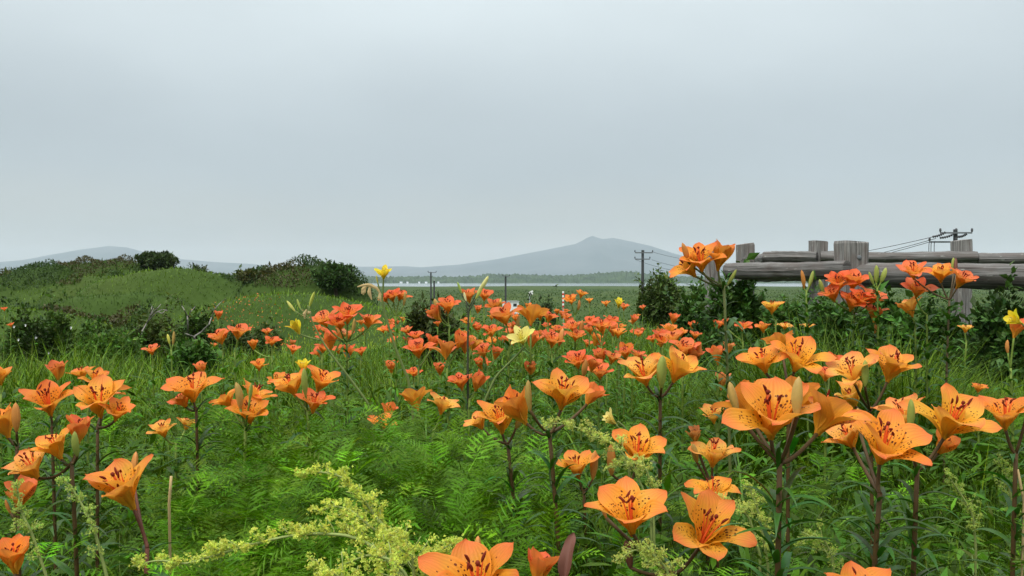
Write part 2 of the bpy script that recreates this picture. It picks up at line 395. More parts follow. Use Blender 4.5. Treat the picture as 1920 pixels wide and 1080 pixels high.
def build_water():
    m, nt, out = newmat('lake_water')
    t = N(nt, 'ShaderNodeTexCoord')
    no = N(nt, 'ShaderNodeTexNoise', ins={0: t.outputs['Object'], 'Scale': 0.15, 'Detail': 4.0})
    bp = N(nt, 'ShaderNodeBump', ins={'Strength': 0.08, 'Height': no.outputs[0]})
    p = N(nt, 'ShaderNodeBsdfPrincipled', ins={'Base Color': (0.22, 0.26, 0.28, 1), 'Roughness': 0.12, 'Specular IOR Level': 0.6, 'Normal': bp.outputs[0]})
    nt.links.new(p.outputs[0], out.inputs[0])
    ang = np.radians(np.linspace(-44, 44, 90)); r0 = 1180 + 60 * np.sin(ang * 9) + 35 * np.sin(ang * 31 + 1) + 18 * np.sin(ang * 77)
    r1 = np.full(90, 2560.0)
    rr = np.stack([r0, (r0 + r1) / 2, r1], 1); A = ang[:, None]
    V, f = gridmesh(rr * np.sin(A), rr * np.cos(A), np.full_like(rr, -6.86))
    o = obj('lake', mesh_np('lake', V, f[:, ::-1], [m])); kind(o, 'structure'); o['label'] = 'pale thin strip of lake beyond the plain'
build_water()
def build_far_forest():
    pr = [(-900, 517), (300, 517), (660, 518), (750, 518), (800, 517), (850, 518), (890, 515), (930, 513), (1000, 514), (1060, 516), (1100, 512), (1140, 509), (1165, 506), (1190, 508), (1235, 515), (1300, 518), (1500, 516), (1700, 517), (2900, 517)]
    px = np.linspace(-900, 2900, 1500); dd = np.array([2440, 2448, 2462, 2480, 2510, 2560, 2640, 2760])
    P, D = np.meshgrid(px, dd, indexing='ij')
    top = np.interp(P, [p[0] for p in pr], [zrow(p[1], 2600) for p in pr])
    prof = np.interp(D, [2440, 2462, 2500, 2600, 2760], [0.02, 0.34, 0.52, 1.0, 0.8])
    X = (P - 960) / F * D
    Z = -7 + (top + 7) * prof + (rng.normal(0, 1.9, P.shape) + 2.0 * vnoise(X, D, 0.05, 9)) * (D > 2442)
    V, f = gridmesh(X, D, Z)
    o = obj('far_forest', mesh_np('far_forest', V, f[:, ::-1], [FOREST], smooth_=False)); kind(o, 'stuff')
    o['label'] = 'dark wooded shore behind the lake'; o['category'] = 'forest'
build_far_forest()
def build_mountain(name, label, pr, d0, seed, depth=2200):
    x0, x1 = pr[0][0], pr[-1][0]
    px = np.linspace(x0, x1, 380); tt = np.linspace(-1, 1, 37)
    P, T = np.meshgrid(px, tt, indexing='ij')
    D = d0 + depth * T; X = (P - 960) / F * d0
    top = np.interp(P, [p[0] for p in pr], [zrow(p[1], d0) for p in pr]) + 7
    rid = np.abs(vnoise(X, D, 0.004, seed)) * 0.55
    fall = np.clip(1 - np.abs(T) ** 1.15, 0, 1)
    Z = -7 + top * fall * (1 - rid * (1 - fall) * 1.2) + 9 * vnoise(X, D, 0.012, seed + 1) * fall * (1 - fall) * 4
    V, f = gridmesh(X, D, Z - 1)
    o = obj(name, mesh_np(name, V, f[:, ::-1], [ROCK], smooth_=True)); kind(o, 'structure'); o['label'] = label
build_mountain('mountain', 'hazy blue mountain with a small pointed summit across the lake',
    [(560, 526), (700, 506), (790, 501), (860, 496), (930, 486), (1000, 473), (1050, 463), (1080, 457), (1092, 451), (1102, 445), (1111, 442), (1121, 445.5), (1130, 448), (1150, 446), (1180, 452), (1220, 461), (1260, 474), (1330, 493), (1450, 507), (1600, 526)], 10600, 21)
build_mountain('mountain', 'faint hazy mountain range behind the shrubby dune',
    [(-500, 526), (-200, 503), (0, 491), (60, 486), (100, 477), (150, 468), (205, 461), (240, 464), (275, 474), (330, 485), (400, 491), (460, 494), (520, 499), (600, 497), (680, 500), (760, 499), (850, 505), (1000, 515), (1100, 526)], 11200, 33)

# ------------------------------------------------------------------ haze
def build_haze():
    m = bpy.data.materials.new('haze_air'); m.use_nodes = True; nt = m.node_tree; nt.nodes.clear()
    out = N(nt, 'ShaderNodeOutputMaterial')
    pv = N(nt, 'ShaderNodeVolumePrincipled', ins={'Color': (0.62, 0.70, 0.775, 1), 'Density': 0.00009, 'Anisotropy': 0.0})
    nt.links.new(pv.outputs[0], out.inputs['Volume'])
    V, f = boxv((0, 6000, 306), (34000, 22000, 632))
    o = obj('haze', mesh_np('haze', V, f, [m])); kind(o, 'stuff'); o['label'] = 'pale misty air over the plain and mountains'
build_haze()

# ------------------------------------------------------------------ far things on the plain
def utility_pole(px, top, d, w, label, arms, cat='utility pole', group='utility poles on the plain'):
    b = at(px, 526, d); gz = g1(b.x, b.y); root = obj('utility_pole', None, loc=(b.x, b.y, gz))
    tag(root, label, cat, group)
    h = zrow(top, d) - gz
    V, f = tube([(0, 0, -0.5), (0, 0, h * .5), (0, 0, h)], [w * .62, w * .55, w * .45], 10)
    g = Geo(); g.add(V, f); obj('pole', g.mesh('pole', [POLE]), root)
    for (dy, x0, x1, th) in arms:          # rows down from the top, px extents
        z = h - dy / F * d; a, c = (x0 - px) / F * d, (x1 - px) / F * d
        g = Geo(); V, f = boxv(((a + c) / 2, -w * .55 - .03, z), (c - a, .09, th)); g.add(V, f)
        arm = obj('crossarm', g.mesh('crossarm', [STEEL]), root)
        n = max(2, int(abs(c - a) / 0.55))
        for i in range(n):
            xx = a + (c - a) * (i + .5 * (n == 1)) / max(1, n - 1)
            V, f = tube([(xx, -w * .55 - .03, z + th / 2), (xx, -w * .55 - .03, z + th / 2 + .1), (xx, -w * .55 - .03, z + th / 2 + .22)], [.04, .07, .05], 8)
            g = Geo(); g.add(V, f); obj('insulator', g.mesh('insulator', [INSUL]), arm)
    return root, h, gz, b
pR = utility_pole(1791, 430, 50, .26, 'grey utility pole with insulator-hung crossarms rising behind the log fence', [(7, 1760, 1819, .09), (24, 1740, 1790, .09)])
pC = utility_pole(1205, 469, 95, .32, 'utility pole with two crossarms beside the round shrub below the mountain', [(5, 1190, 1223, .12), (17, 1190, 1218, .12)])
pA = utility_pole(808, 510, 140, .26, 'thin utility pole with a short crossarm, taller of the close pair', [(1, 803, 818, .1)])
pB = utility_pole(948, 517, 115, .26, 'thin utility pole beside the small white building', [(1, 943, 955, .1)])
def short_pole():
    b = at(814, 526, 140); gz = g1(b.x, b.y); root = obj('utility_pole', None, loc=(b.x, b.y, gz))
    tag(root, 'plain bare pole without crossarm, shorter of the close pair', 'utility pole', 'utility poles on the plain')
    V, f = tube([(0, 0, -.5), (0, 0, zrow(526, 140) - gz)], [.16, .13], 8); g = Geo(); g.add(V, f); obj('pole', g.mesh('pole', [POLE]), root)
    V, f = tube([(0, 0, zrow(526, 140) - gz), (0, 0, zrow(524.5, 140) - gz)], [.10, .06], 8); g = Geo(); g.add(V, f); obj('pole_cap', g.mesh('pole_cap', [GREYM]), root)
short_pole()
def wire(pts, label, r=0.018):
    V, f = tube(pts, r, 5, False); g = Geo(); g.add(V, f)
    o = obj('power_line', g.mesh('power_line', [WIRE]))
    return tag(o, label, 'power line', 'power lines between the utility poles')
def sag(a, b, s, n=24):
    t = np.linspace(0, 1, n)[:, None]; P = np.array(a)[None] * (1 - t) + np.array(b)[None] * t
    P[:, 2] -= s * 4 * (t * (1 - t))[:, 0]; return P
for i, (xa, ya, xb, yb, nm) in enumerate([(1762, 441, 1222, 472, 'uppermost'), (1755, 447, 1222, 487, 'middle'), (1742, 454, 1192, 487, 'lowest')]):
    wire(sag(at(xa, ya, 49.8), at(xb, yb, 94.7), 1.5 + .2 * i), nm + ' of the three power lines sloping down above the log fence')
# strings of dark insulators and drop wires at the near crossarm
for i, (x0, y0, x1, y1) in enumerate([(1772, 436, 1748, 444), (1788, 439, 1762, 446), (1812, 439, 1795, 444)]):
    p = sag(at(x0, y0, 49.6), at(x1, y1, 49.6), 0.05, 14); g = Geo()
    V, f = tube(p, [.03 if k % 2 else .085 for k in range(14)], 8); g.add(V, f)
    o = obj('insulator_string', g.mesh('insulator_string', [INSUL])); o.parent = pR[0]; o.matrix_parent_inverse = pR[0].matrix_world.inverted()
    o.location = (-pR[3].x, -pR[3].y, -pR[2]); o.matrix_parent_inverse = Matrix()
for x in (1743, 1747, 1753):
    p = bez(at(x, 452, 49.7), at(x - 3, 458, 49.7), at(x, 500, 49.7), 8); g = Geo(); V, f = tube(p, .02, 5); g.add(V, f)
    o = obj('drop_wire', g.mesh('drop_wire', [WIRE])); o.parent = pR[0]; o.location = (-pR[3].x, -pR[3].y, -pR[2])

def small_building(px0, px1, top, d):
    b = at((px0 + px1) / 2, 526, d); gz = g1(b.x, b.y); w = (px1 - px0) / F * d; h = zrow(top, d) - gz
    r = obj('shed', None, loc=(b.x, b.y, gz), rot=(0, 0, .25)); tag(r, 'small white flat-roofed shed among the lilies below the lake', 'shed')
    g = Geo(); V, f = boxv((0, 0, h / 2 - .2), (w, 2.4, h + .3)); g.add(V, f); obj('wall', g.mesh('wall', [WHITE]), r)
    g = Geo(); V, f = boxv((0, 0, h + .02), (w + .3, 2.7, .12)); g.add(V, f); obj('roof', g.mesh('roof', [GREYM]), r)
    for x in (-w * .25, w * .22):
        g = Geo(); V, f = boxv((x, -1.21, h * .72), (w * .25, .04, .7)); g.add(V, f); obj('window', g.mesh('window', [GLASS]), r)
small_building(944, 971, 565, 200)
def road_sign(px, py, d):
    b = at(px, 526, d); gz = g1(b.x, b.y); r = obj('road_sign', None, loc=(b.x, b.y, gz))
    tag(r, 'small white tilted delineator sign on a thin pole near the shed', 'road sign')
    h = zrow(py, d) - gz
    V, f = tube([(0, 0, -.3), (0, 0, h * .7), (-.05, 0, h - .25), (.0, -.02, h)], .045, 8); g = Geo(); g.add(V, f); obj('pole', g.mesh('pole', [GREYM]), r)
    for k in (0, 1):
        g = Geo(); V, f = boxv((0, 0, 0), (.42, .05, .14)); g.add(V, f)
        obj('plate', g.mesh('plate', [WHITE]), r, loc=(.05, -.08, h + .02 - .2 * k), rot=(0, -.45, 0))
road_sign(994, 548, 75)
def marker(px, py, d):
    b = at(px, 526, d); gz = g1(b.x, b.y); r = obj('marker_post', None, loc=(b.x, b.y, gz))
    tag(r, 'thin red and white striped marker post on the plain', 'marker post'); top = zrow(py, d) - gz
    for k in range(8):
        g = Geo(); V, f = tube([(0, 0, top - .19 * (k + 1)), (0, 0, top - .19 * k)], .09, 10); g.add(V, f)
        obj('band', g.mesh('band', [WHITE if k % 2 == 0 else REDP]), r)
    g = Geo(); V, f = tube([(0, 0, -.3), (0, 0, top - .19 * 8)], .06, 8); g.add(V, f); obj('pole', g.mesh('pole', [GREYM]), r)
marker(1056, 546, 80)
for i, (px, w) in enumerate([(752, 7), (764, 5), (799, 6), (822, 5), (786, 5)]):
    d = 2436; x = (px - 960) / F * d; r = obj('house', None, loc=(x, d, -7)); tag(r, 'tiny white house on the far shore of the lake', 'house', 'houses on the far shore')
    g = Geo(); V, f = boxv((0, 0, 1.6), (w, 6, 3.2)); g.add(V, f); obj('wall', g.mesh('wall', [WHITE]), r)
    a = w / 2 + .4; V = np.array([(-a, -3.4, 3.203), (a, -3.4, 3.203), (a, 3.4, 3.203), (-a, 3.4, 3.203), (-a, 0, 5.2), (a, 0, 5.2)])
    g = Geo(); g.add(V, np.array([(0, 1, 5), (0, 5, 4), (2, 3, 4), (2, 4, 5), (0, 4, 3), (1, 2, 5)])); obj('roof', g.mesh('roof', [ROOF]), r)

# ------------------------------------------------------------------ shrubs and trees
LEAFP = (np.array([(0, 0, 0), (.4, .27, .06), (1, 0, -.05), (.4, -.27, .06)]), np.array([(0, 2, 1), (0, 3, 2)]))
def lumpy(n, rx, ry, rz, lumps, seed, flat=0.35):
    """points in a lumpy shrub crown and outward directions"""
    r = np.random.default_rng(seed)
    C = r.normal(size=(lumps, 3)); C /= np.linalg.norm(C, axis=1)[:, None]; C[:, 2] = np.abs(C[:, 2]) * 0.9 - 0.1
    C *= r.uniform(.35, .78, (lumps, 1)); rad = r.uniform(.28, .5, lumps)
    k = r.integers(0, lumps, n); dv = r.normal(size=(n, 3)); dv /= np.linalg.norm(dv, axis=1)[:, None]
    rr = r.uniform(.25, 1, n) ** .45
    P = C[k] + dv * (rad[k] * rr)[:, None]
    P[:, 2] = np.maximum(P[:, 2], -flat * r.uniform(.5, 1.3, n))
    return P * np.array([rx, ry, rz]), dv, k
def shrub(name, label, cat, px0, px1, top, bot, d, col, n, leaf, seed, lumps=14, group='shrubs on the dunes', trunk=False, flowers=None, sparse=0):
    w = (px1 - px0) / F * d; ztop = zrow(top, d)
    x = ((px0 + px1) / 2 - 960) / F * d; gz = g1(x, d); zb = min(zrow(bot, d), ztop - .1) if trunk else min(zrow(bot, d), gz + .02)
    base = gz
    r = obj(name, None, loc=(x, d, base)); tag(r, label, cat, group)
    H = ztop - zb; cz = zb + H * (.42 if trunk else .40) - base
    P, dv, k = lumpy(n, w * .54, w * .42, H * (.62 if trunk else .70), lumps, seed)
    rs = np.random.default_rng(seed + 1)
    ns = max(10, n // 160); sh = rs.integers(0, n, ns); sdir = dv[sh] * .7 + np.array([0, 0, .55]) + rs.normal(0, .25, (ns, 3)); ln = H * rs.uniform(.10, .30, ns)
    mv = rs.random(n) < .16; wh = rs.integers(0, ns, mv.sum())
    P[mv] = P[sh[wh]] + sdir[wh] * (ln[wh] * rs.random(mv.sum()))[:, None] + rs.normal(0, leaf * .25, (mv.sum(), 3))
    P[:, 2] += cz
    ax = dv * .6 + rs.normal(0, .6, (n, 3)) + np.array([0, 0, .35])
    M = basis(ax, rs.uniform(-1.2, 1.2, n)); sc = leaf * np.exp(rs.normal(0, .3, n))
    V, f = stamp(*LEAFP, M, sc, P)
    lc = np.asarray(col)[None] * np.array([1.55, 1.45, 1.15]) * np.exp(rs.normal(0, .28, (lumps, 1)))
    c = np.clip(lc[k] * np.exp(rs.normal(0, .25, (n, 1))) * np.exp(rs.normal(0, .1, (n, 3))), .003, .6)
    me = mesh_np('crown', V, f, [SHRUB], np.repeat(c, len(LEAFP[0]), 0))
    obj('crown', me, r)
    g = Geo()
    for i in range(7 if not trunk else 5):
        a = rs.uniform(0, 6.28); e = rs.uniform(.2, .75)
        tip = (math.cos(a) * w * .4 * e, math.sin(a) * w * .3 * e, cz + H * rs.uniform(.0, .35))
        V, f = tube(bez((rs.normal(0, .02 * w), rs.normal(0, .02 * w), -.05), (tip[0] * .2, tip[1] * .2, tip[2] * .6), tip, 8),
                    np.linspace(.03 * w * (.7 if trunk else .45), .006 * w, 8), 6); g.add(V, f)
    obj('trunk', g.mesh('trunk', [BARK]), r)
    if flowers:
        mat, nf, fs, colr = flowers
        for i in range(nf):
            a = rs.uniform(-1.0, 1.0); pt = (a * w * .42, -w * .38 * math.sqrt(max(.05, 1 - a * a)) , cz + H * rs.uniform(-.3, .45))
            g = Geo()
            for q in range(5):
                an = q * 1.2566; M = basis(np.array([[math.cos(an), -.4, math.sin(an)]]), np.array([.6]))
                V, f = stamp(np.array([(0, 0, 0), (.6, .42, .08), (1, 0, .12), (.6, -.42, .08)]), np.array([(0, 1, 2), (0, 2, 3)]), M, np.array([fs]), np.array([pt])); g.add(V, f)
            obj('blossom', g.mesh('blossom', [mat]), r)
    return r
DK = (.034, .066, .014); MD = (.045, .085, .02); BR = (.05, .05, .022)
shrub('shrub', 'dark round shrub dotted with pale blossoms in the hollow before the dunes', 'shrub', 15, 150, 574, 650, 13.5, DK, 9000, .07, 1, flowers=(WHITE, 6, .024, None))
shrub('shrub', 'dark green low shrub beside the blossom-dotted shrub, in the hollow', 'shrub', 120, 260, 606, 664, 12.0, (.045, .095, .018), 8000, .05, 2)
shrub('shrub', 'dark shrub with a bleached dead branch rising out of it', 'shrub', 235, 330, 594, 664, 13, (.045, .066, .018), 6000, .06, 3)
shrub('shrub', 'dark low shrub under the twin dead branches', 'shrub', 315, 420, 606, 660, 13.0, DK, 6500, .06, 4)
shrub('shrub', 'olive low shrub at the foot of the smooth green dune', 'shrub', 400, 530, 602, 650, 15.0, (.035, .055, .018), 5500, .065, 5)
shrub('shrub', 'small dark leafy shrub standing in the grass behind the pointed bud pair', 'shrub', 316, 408, 640, 705, 6.2, (.04, .095, .018), 6000, .035, 6)
shrub('shrub', 'windswept dark shrub crowning the highest dune', 'shrub', 256, 350, 473, 505, 72, (.03, .05, .018), 7000, .22, 7)
shrub('shrub', 'wispy brown-green shrub in the dip between the two dunes', 'shrub', 395, 480, 503, 524, 62, (.045, .06, .025), 2500, .22, 8)
shrub('shrub', 'small dark shrub trailing down beside the dune-top shrub', 'shrub', 335, 410, 499, 518, 66, (.035, .045, .02), 2500, .22, 9)
shrub('tree', 'round dark green tree at the end of the second dune', 'tree', 588, 672, 495, 552, 47, (.034, .065, .022), 11000, .16, 10, lumps=22, trunk=True)
shrub('shrub', 'dark shrub on the second dune crest next to the round tree', 'shrub', 520, 605, 498, 522, 50, (.035, .055, .02), 5000, .16, 11)
shrub('shrub', 'low brown-green shrub on the near shoulder of the second dune', 'shrub', 455, 540, 502, 530, 50, (.05, .055, .022), 4500, .16, 12)
shrub('shrub', 'dark brown-leaved bush among the lilies below the thin pole pair', 'shrub', 745, 855, 566, 632, 7.2, (.036, .05, .016), 8000, .04, 13, group='bushes in the lily meadow')
shrub('shrub', 'round olive shrub beside the crossarmed pole below the mountain', 'shrub', 1196, 1278, 518, 556, 22, (.05, .08, .024), 6500, .09, 14, group='bushes in the lily meadow')
shrub('shrub', 'small dark bush on the plain next to the tilted white sign', 'shrub', 1003, 1042, 557, 578, 60, (.03, .05, .02), 2000, .25, 15, group='bushes in the lily meadow')
shrub('rose_bush', 'dark green bush between the fence end post and the slim post behind the tall lily', 'bush', 1338, 1425, 532, 605, 6.0, (.040, .090, .022), 9000, .05, 16, group='rose bushes along the log fence')
shrub('rose_bush', 'dark bush rising just behind the fence end post', 'bush', 1272, 1345, 530, 605, 7.2, (.036, .08, .02), 6000, .05, 24, group='rose bushes along the log fence')
shrub('rose_bush', 'low leafy bush under the gap between the fence posts', 'bush', 1395, 1545, 566, 625, 7.4, (.042, .092, .022), 7000, .05, 17, group='rose bushes along the log fence')
shrub('rose_bush', 'bright green bush tight against the wide fence post', 'bush', 1600, 1730, 560, 640, 4.9, (.048, .11, .024), 9000, .045, 18, group='rose bushes along the log fence')
shrub('rose_bush', 'dark bush under the long rail with one pink rose beside the tall stem', 'bush', 1700, 1830, 572, 650, 4.8, (.036, .08, .02), 9000, .04, 19, group='rose bushes along the log fence', flowers=(PINK, 1, .022, None))
shrub('rose_bush', 'dark bush at the picture edge under the rail with small pink roses', 'bush', 1810, 1990, 576, 650, 4.5, (.034, .075, .02), 11000, .04, 20, group='rose bushes along the log fence', flowers=(PINK, 4, .02, None))
shrub('rose_bush', 'shadowy low bush behind the red lily cluster below the wide post', 'bush', 1500, 1650, 566, 660, 4.7, (.038, .085, .02), 9000, .035, 22, group='rose bushes along the log fence')

shrub('rose_bush', 'low bush hiding the foot of the fence end post', 'bush', 1285, 1405, 590, 640, 5.3, (.03, .07, .018), 6000, .035, 23, group='rose bushes along the log fence')

def dead_branch(label, d, paths, seed):
    p0 = at(*paths[0][0][:2], d); gz = g1(p0.x, d); r = obj('dead_branch', None, loc=(p0.x, d, gz)); tag(r, label, 'dead branch', 'bleached dead branches above the shrubs')
    for i, pth in enumerate(paths):
        P = np.array([tuple(at(x, y, d + .15 * math.sin(3 * k + seed))) for k, (x, y) in enumerate(pth)]) - np.array([p0.x, d, gz])
        if i == 0: P = np.concatenate([[[P[0][0] + .05, 0, -.05]], P])
        t = np.linspace(0, len(P) - 1, 3 * len(P)); Q = np.stack([np.interp(t, np.arange(len(P)), P[:, k]) for k in range(3)], 1)
        V, f = tube(Q, np.linspace(.015 if i == 0 else .009, .004, len(Q)), 6); g = Geo(); g.add(V, f)
        obj('limb' if i == 0 else 'twig', g.mesh('limb', [DEAD]), r)
dead_branch('bleached dead branch with many forked twigs', 12.5, [[(264, 650), (266, 622), (275, 606), (282, 592), (288, 578)], [(275, 606), (292, 586), (305, 580), (314, 583)], [(282, 592), (296, 577), (302, 570)], [(280, 596), (284, 580), (285, 574)], [(296, 584), (304, 588), (312, 580)], [(262, 622), (258, 612)]], 1)
dead_branch('short forked dead branch beside the branchy one', 12.8, [[(352, 640), (352, 600), (351, 592), (345, 580), (341, 574), (341, 563)], [(352, 596), (358, 584), (366, 575)], [(356, 588), (357, 580)]], 2)
dead_branch('long slender curved dead branch leaning before the smooth dune', 12.2, [[(366, 640), (364, 631), (378, 622), (392, 608), (397, 594), (405, 576), (415, 566), (423, 560)], [(364, 631), (355, 628), (348, 625)], [(405, 576), (402, 570)]], 3)

# ------------------------------------------------------------------ log fences
def log(name, a, b, r, parent, origin, seed, flat=1.0):
    a = np.array(tuple(a)) - origin; b = np.array(tuple(b)) - origin; n = 64; s = 20
    t = np.linspace(0, 1, n); L = np.linalg.norm(b - a); rs = np.random.default_rng(seed)
    P = a[None] * (1 - t)[:, None] + b[None] * t[:, None]
    P[:, 2] += .004 * np.sin(t * rs.uniform(3, 6) + rs.uniform(0, 6)); P[:, 1] += .006 * np.sin(t * rs.uniform(3, 6) + rs.uniform(0, 6))
    T = (b - a) / L; A = np.cross(T, (0, 0, 1)); A /= np.linalg.norm(A); B = np.cross(A, T)
    th = np.arange(s + 1) * 2 * math.pi / s
    rr = r * (1 + .018 * np.sin(t * 9 + seed) - .05 * t)[:, None] * (1 + .05 * np.sin(3 * th + seed)[None] + .02 * rs.normal(size=(1, s + 1)))
    rr = rr * (1 + .035 * np.sin(t[:, None] * 17 + 2 * th[None] + seed) * np.sin(t[:, None] * 6 + seed) + .02 * np.sin(t[:, None] * 41 + 3 * th[None]))
    for kn in range(4):
        rr = rr * (1 + .10 * np.exp(-((t[:, None] - rs.uniform(.05, .95)) / .018) ** 2 - ((th[None] - rs.uniform(1, 5.2)) / .45) ** 2))
    rr[:, -1] = rr[:, 0]
    # drying cracks running along the log
    for c in rs.integers(0, s, 3): rr[:, c] *= .9; rr[:, -1] = rr[:, 0]
    rr[0] *= .965; rr[-1] *= .965
    V = P[:, None] + rr[..., None] * (np.cos(th)[None, :, None] * A + flat * np.sin(th)[None, :, None] * B)
    uv = np.stack(np.broadcast_arrays((t * L)[:, None], (th / 6.283 * 2 * math.pi * r)[None]), 2).reshape(-1, 2)
    i, j = np.meshgrid(np.arange(n - 1), np.arange(s), indexing='ij'); q = (i * (s + 1) + j).ravel()
    g = Geo(); g.add(V.reshape(-1, 3), np.stack([q, q + s + 1, q + s + 2, q + 1], 1), uv=uv)
    for e, sg in ((0, 1), (n - 1, -1)):
        VV = np.concatenate([V[e], (P[e] - T * .004 * sg)[None]]); fu = np.concatenate([np.stack([np.cos(th) * r, np.sin(th) * r], 1), [[0, 0]]])
        ff = np.array([(s + 1, k, k + 1) if sg > 0 else (s + 1, k + 1, k) for k in range(s)]); g.add(VV, ff, uv=fu)
    return obj(name, g.mesh(name, [WOOD], True, True), parent)
def post(px, top, d, w, parent, origin, seed, rz=0.1):
    c = at(px, top, d); gz = g1(c.x, c.y); h = c.z - gz; rs = np.random.default_rng(seed)
    a = w / 2; bv = .012; ring = []
    for sx, sy in ((-1, -1), (1, -1), (1, 1), (-1, 1)):
        p, q = (sx * a, sy * (a - bv)), (sx * (a - bv), sy * a)
        ring += [p, q] if sx * sy > 0 else [q, p]
    ring = np.array(ring); k = len(ring); zs = np.concatenate([[-.2], np.linspace(0.1, h - .012, 9), [h]])
    V = []; uv = []; per = np.concatenate([[0], np.cumsum(np.linalg.norm(np.roll(ring, -1, 0) - ring, axis=1))])
    for i, z in enumerate(zs):
        s = .955 if i == len(zs) - 1 else 1.0
        jt = rs.normal(0, .0025, (k, 2)); rg = ring * s + jt
        rg = np.concatenate([rg, rg[:1]])
        tz = z + (.012 * rg[:, 0] / a * rs.uniform(-1, 1) if i == len(zs) - 1 else 0)
        V.append(np.column_stack([rg, np.broadcast_to(tz, k + 1)])); uv.append(np.column_stack([np.full(k + 1, z), per]))
    V = np.concatenate(V); uv = np.concatenate(uv); n = len(zs)
    i, j = np.meshgrid(np.arange(n - 1), np.arange(k), indexing='ij'); q = (i * (k + 1) + j).ravel()
    g = Geo(); g.add(V, np.stack([q, q + 1, q + k + 2, q + k + 1], 1), uv=uv)
    topv = V[-(k + 1):-1]; VV = np.concatenate([topv, [topv.mean(0) + (0, 0, .004)]])
    g.add(VV, np.array([(m, (m + 1) % k, k) for m in range(k)]), uv=VV[:, :2])
    return obj('post', g.mesh('post', [POSTWOOD], False, True), parent, loc=(c.x - origin[0], c.y - origin[1], gz - origin[2]), rot=(0, 0, rz))
o = at(1596, 540, 5.2); og = np.array([o.x, o.y, g1(o.x, o.y)])
ff = tag(obj('log_fence', None, loc=og), 'near weathered log fence with a wide square post and one thick rail', 'fence', 'weathered log fences')
wp = post(1596, 453, 5.2, .152, ff, og, 1, .08)
g = Geo(); V, f = tube([(.012, -.070, .985), (.012, -.081, .985), (.012, -.084, .985)], [.014, .013, .006], 10); g.add(V, f); obj('bolt', g.mesh('bolt', [STEEL]), wp)

post(1335, 462, 6.3, .088, ff, og, 2, .1)
post(1985, 440, 4.5, .15, ff, og, 3, .08)
log('rail', at(1366, 508, 6.05), at(1590, 506, 5.12), .058, ff, og, 11)
log('rail', at(1612, 514, 5.17), at(2010, 522, 4.35), .073, ff, og, 12)
o = at(1534, 540, 8.5); og = np.array([o.x, o.y, g1(o.x, o.y)])
fb = tag(obj('log_fence', None, loc=og), 'farther log fence whose rails and slim posts show above the near one', 'fence', 'weathered log fences')
post(1397, 457, 8.9, .15, fb, og, 4, .15); post(1534, 452, 8.6, .145, fb, og, 5, .12); post(1803, 450, 8.2, .145, fb, og, 6, .1); post(2050, 449, 7.9, .145, fb, og, 16, .1)
log('rail', at(1432, 482, 8.75), at(1532, 482, 8.48), .062, fb, og, 13)
log('rail', at(1538, 484, 8.46), at(1832, 484, 8.08), .063, fb, og, 14)
log('rail', at(1834, 485, 8.07), at(2080, 487, 7.75), .060, fb, og, 15)
log('rail', at(1399, 492, 8.75), at(1440, 480, 10.4), .055, fb, og, 17)
log('rail', at(1399, 516, 8.7), at(1530, 517, 8.45), .06, fb, og, 18)

# ------------------------------------------------------------------ lily pieces (shared meshes)
PL = 0.083                                              # petal length
OPEN = [(5, 24, 42, 0.62), (10, 45, 74, 0.9), (14, 60, 104, 1.0)]   # start, middle and tip angle from the flower's axis
def petal_mesh(op, inner, var, nl=12, nw=6, narrow=1.0):
    r = np.random.default_rng(100 + op * 20 + inner * 8 + var)
    a0, a1, a2, _ = OPEN[op]
    t = np.linspace(0, 1, nl + 1)
    ang = np.radians(np.interp(t, [0, .5, 1], [a0, a1 + r.uniform(-9, 9), a2 + r.uniform(-20, 20)]))
    L = PL * (1.0 if inner else 1.03) * r.uniform(.95, 1.05); ds = L / nl; am = (ang[1:] + ang[:-1]) / 2
    rr = np.concatenate([[.0035], .0035 + np.cumsum(np.sin(am) * ds)]); zz = np.concatenate([[0], np.cumsum(np.cos(am) * ds)])
    wmax = (.0258 if inner else .0200) * r.uniform(.94, 1.06) * narrow
    w = wmax * np.interp(t, [0, .08, .2, .38, .55, .7, .84, .93, .98, 1], [.16, .22, .50, .84, 1, .97, .74, .46, .20, .03])
    u = np.linspace(-1, 1, nw + 1)
    cup = np.interp(t, [0, .3, .7, 1], [.75, .48, .26, .10]) * w       # edges lifted towards the axis
    nx, nz = -np.cos(ang), np.sin(ang)                                   # normal towards the axis
    lift = cup[:, None] * (u ** 2)[None] + .0026 * np.sin(t * r.uniform(8, 14) + r.uniform(0, 6))[:, None] * (np.abs(u) ** 2 * np.sign(u))[None]
    lift = lift - (.0010 * np.exp(-(u / .14) ** 2))[None] * np.interp(t, [0, .2, .9, 1], [0, 1, .6, 0])[:, None]
    X = rr[:, None] + nx[:, None] * lift; Z = zz[:, None] + nz[:, None] * lift
    tw = .05 * r.normal() * t
    Y = (w[:, None] * u[None]) + (tw * PL * .3)[:, None]
    V, f = gridmesh(X, Y, Z)
    uv = np.stack(np.broadcast_arrays((u * .5 + .5)[None], t[:, None]), 2).reshape(-1, 2)
    return V, f[:, ::-1], uv
def stamen_geo(k, spread=1.0, L=.062):
    r = np.random.default_rng(k); a = R(r.uniform(5, 12)) * spread
    tip = np.array([math.sin(a) * L, r.normal(0, .003), math.cos(a) * L]) * r.uniform(.88, 1.05)
    p = bez((.002, 0, .002), tip * .55 + np.array([-.002, 0, .003]), tip, 7)
    V, f = tube(p, np.linspace(.0013, .0007, 7), 6)
    d = np.array([.35, r.normal(0, .5), .9]); d /= np.linalg.norm(d); al = .0066
    q = tip[None] + d[None] * np.linspace(-al, al, 6)[:, None]; q[:, 0] += .0012 * np.linspace(-1, 1, 6) ** 2
    V2, f2 = tube(q, [.0006, .0015, .0018, .0018, .0015, .0005], 7)
    return (V, f), (V2, f2)
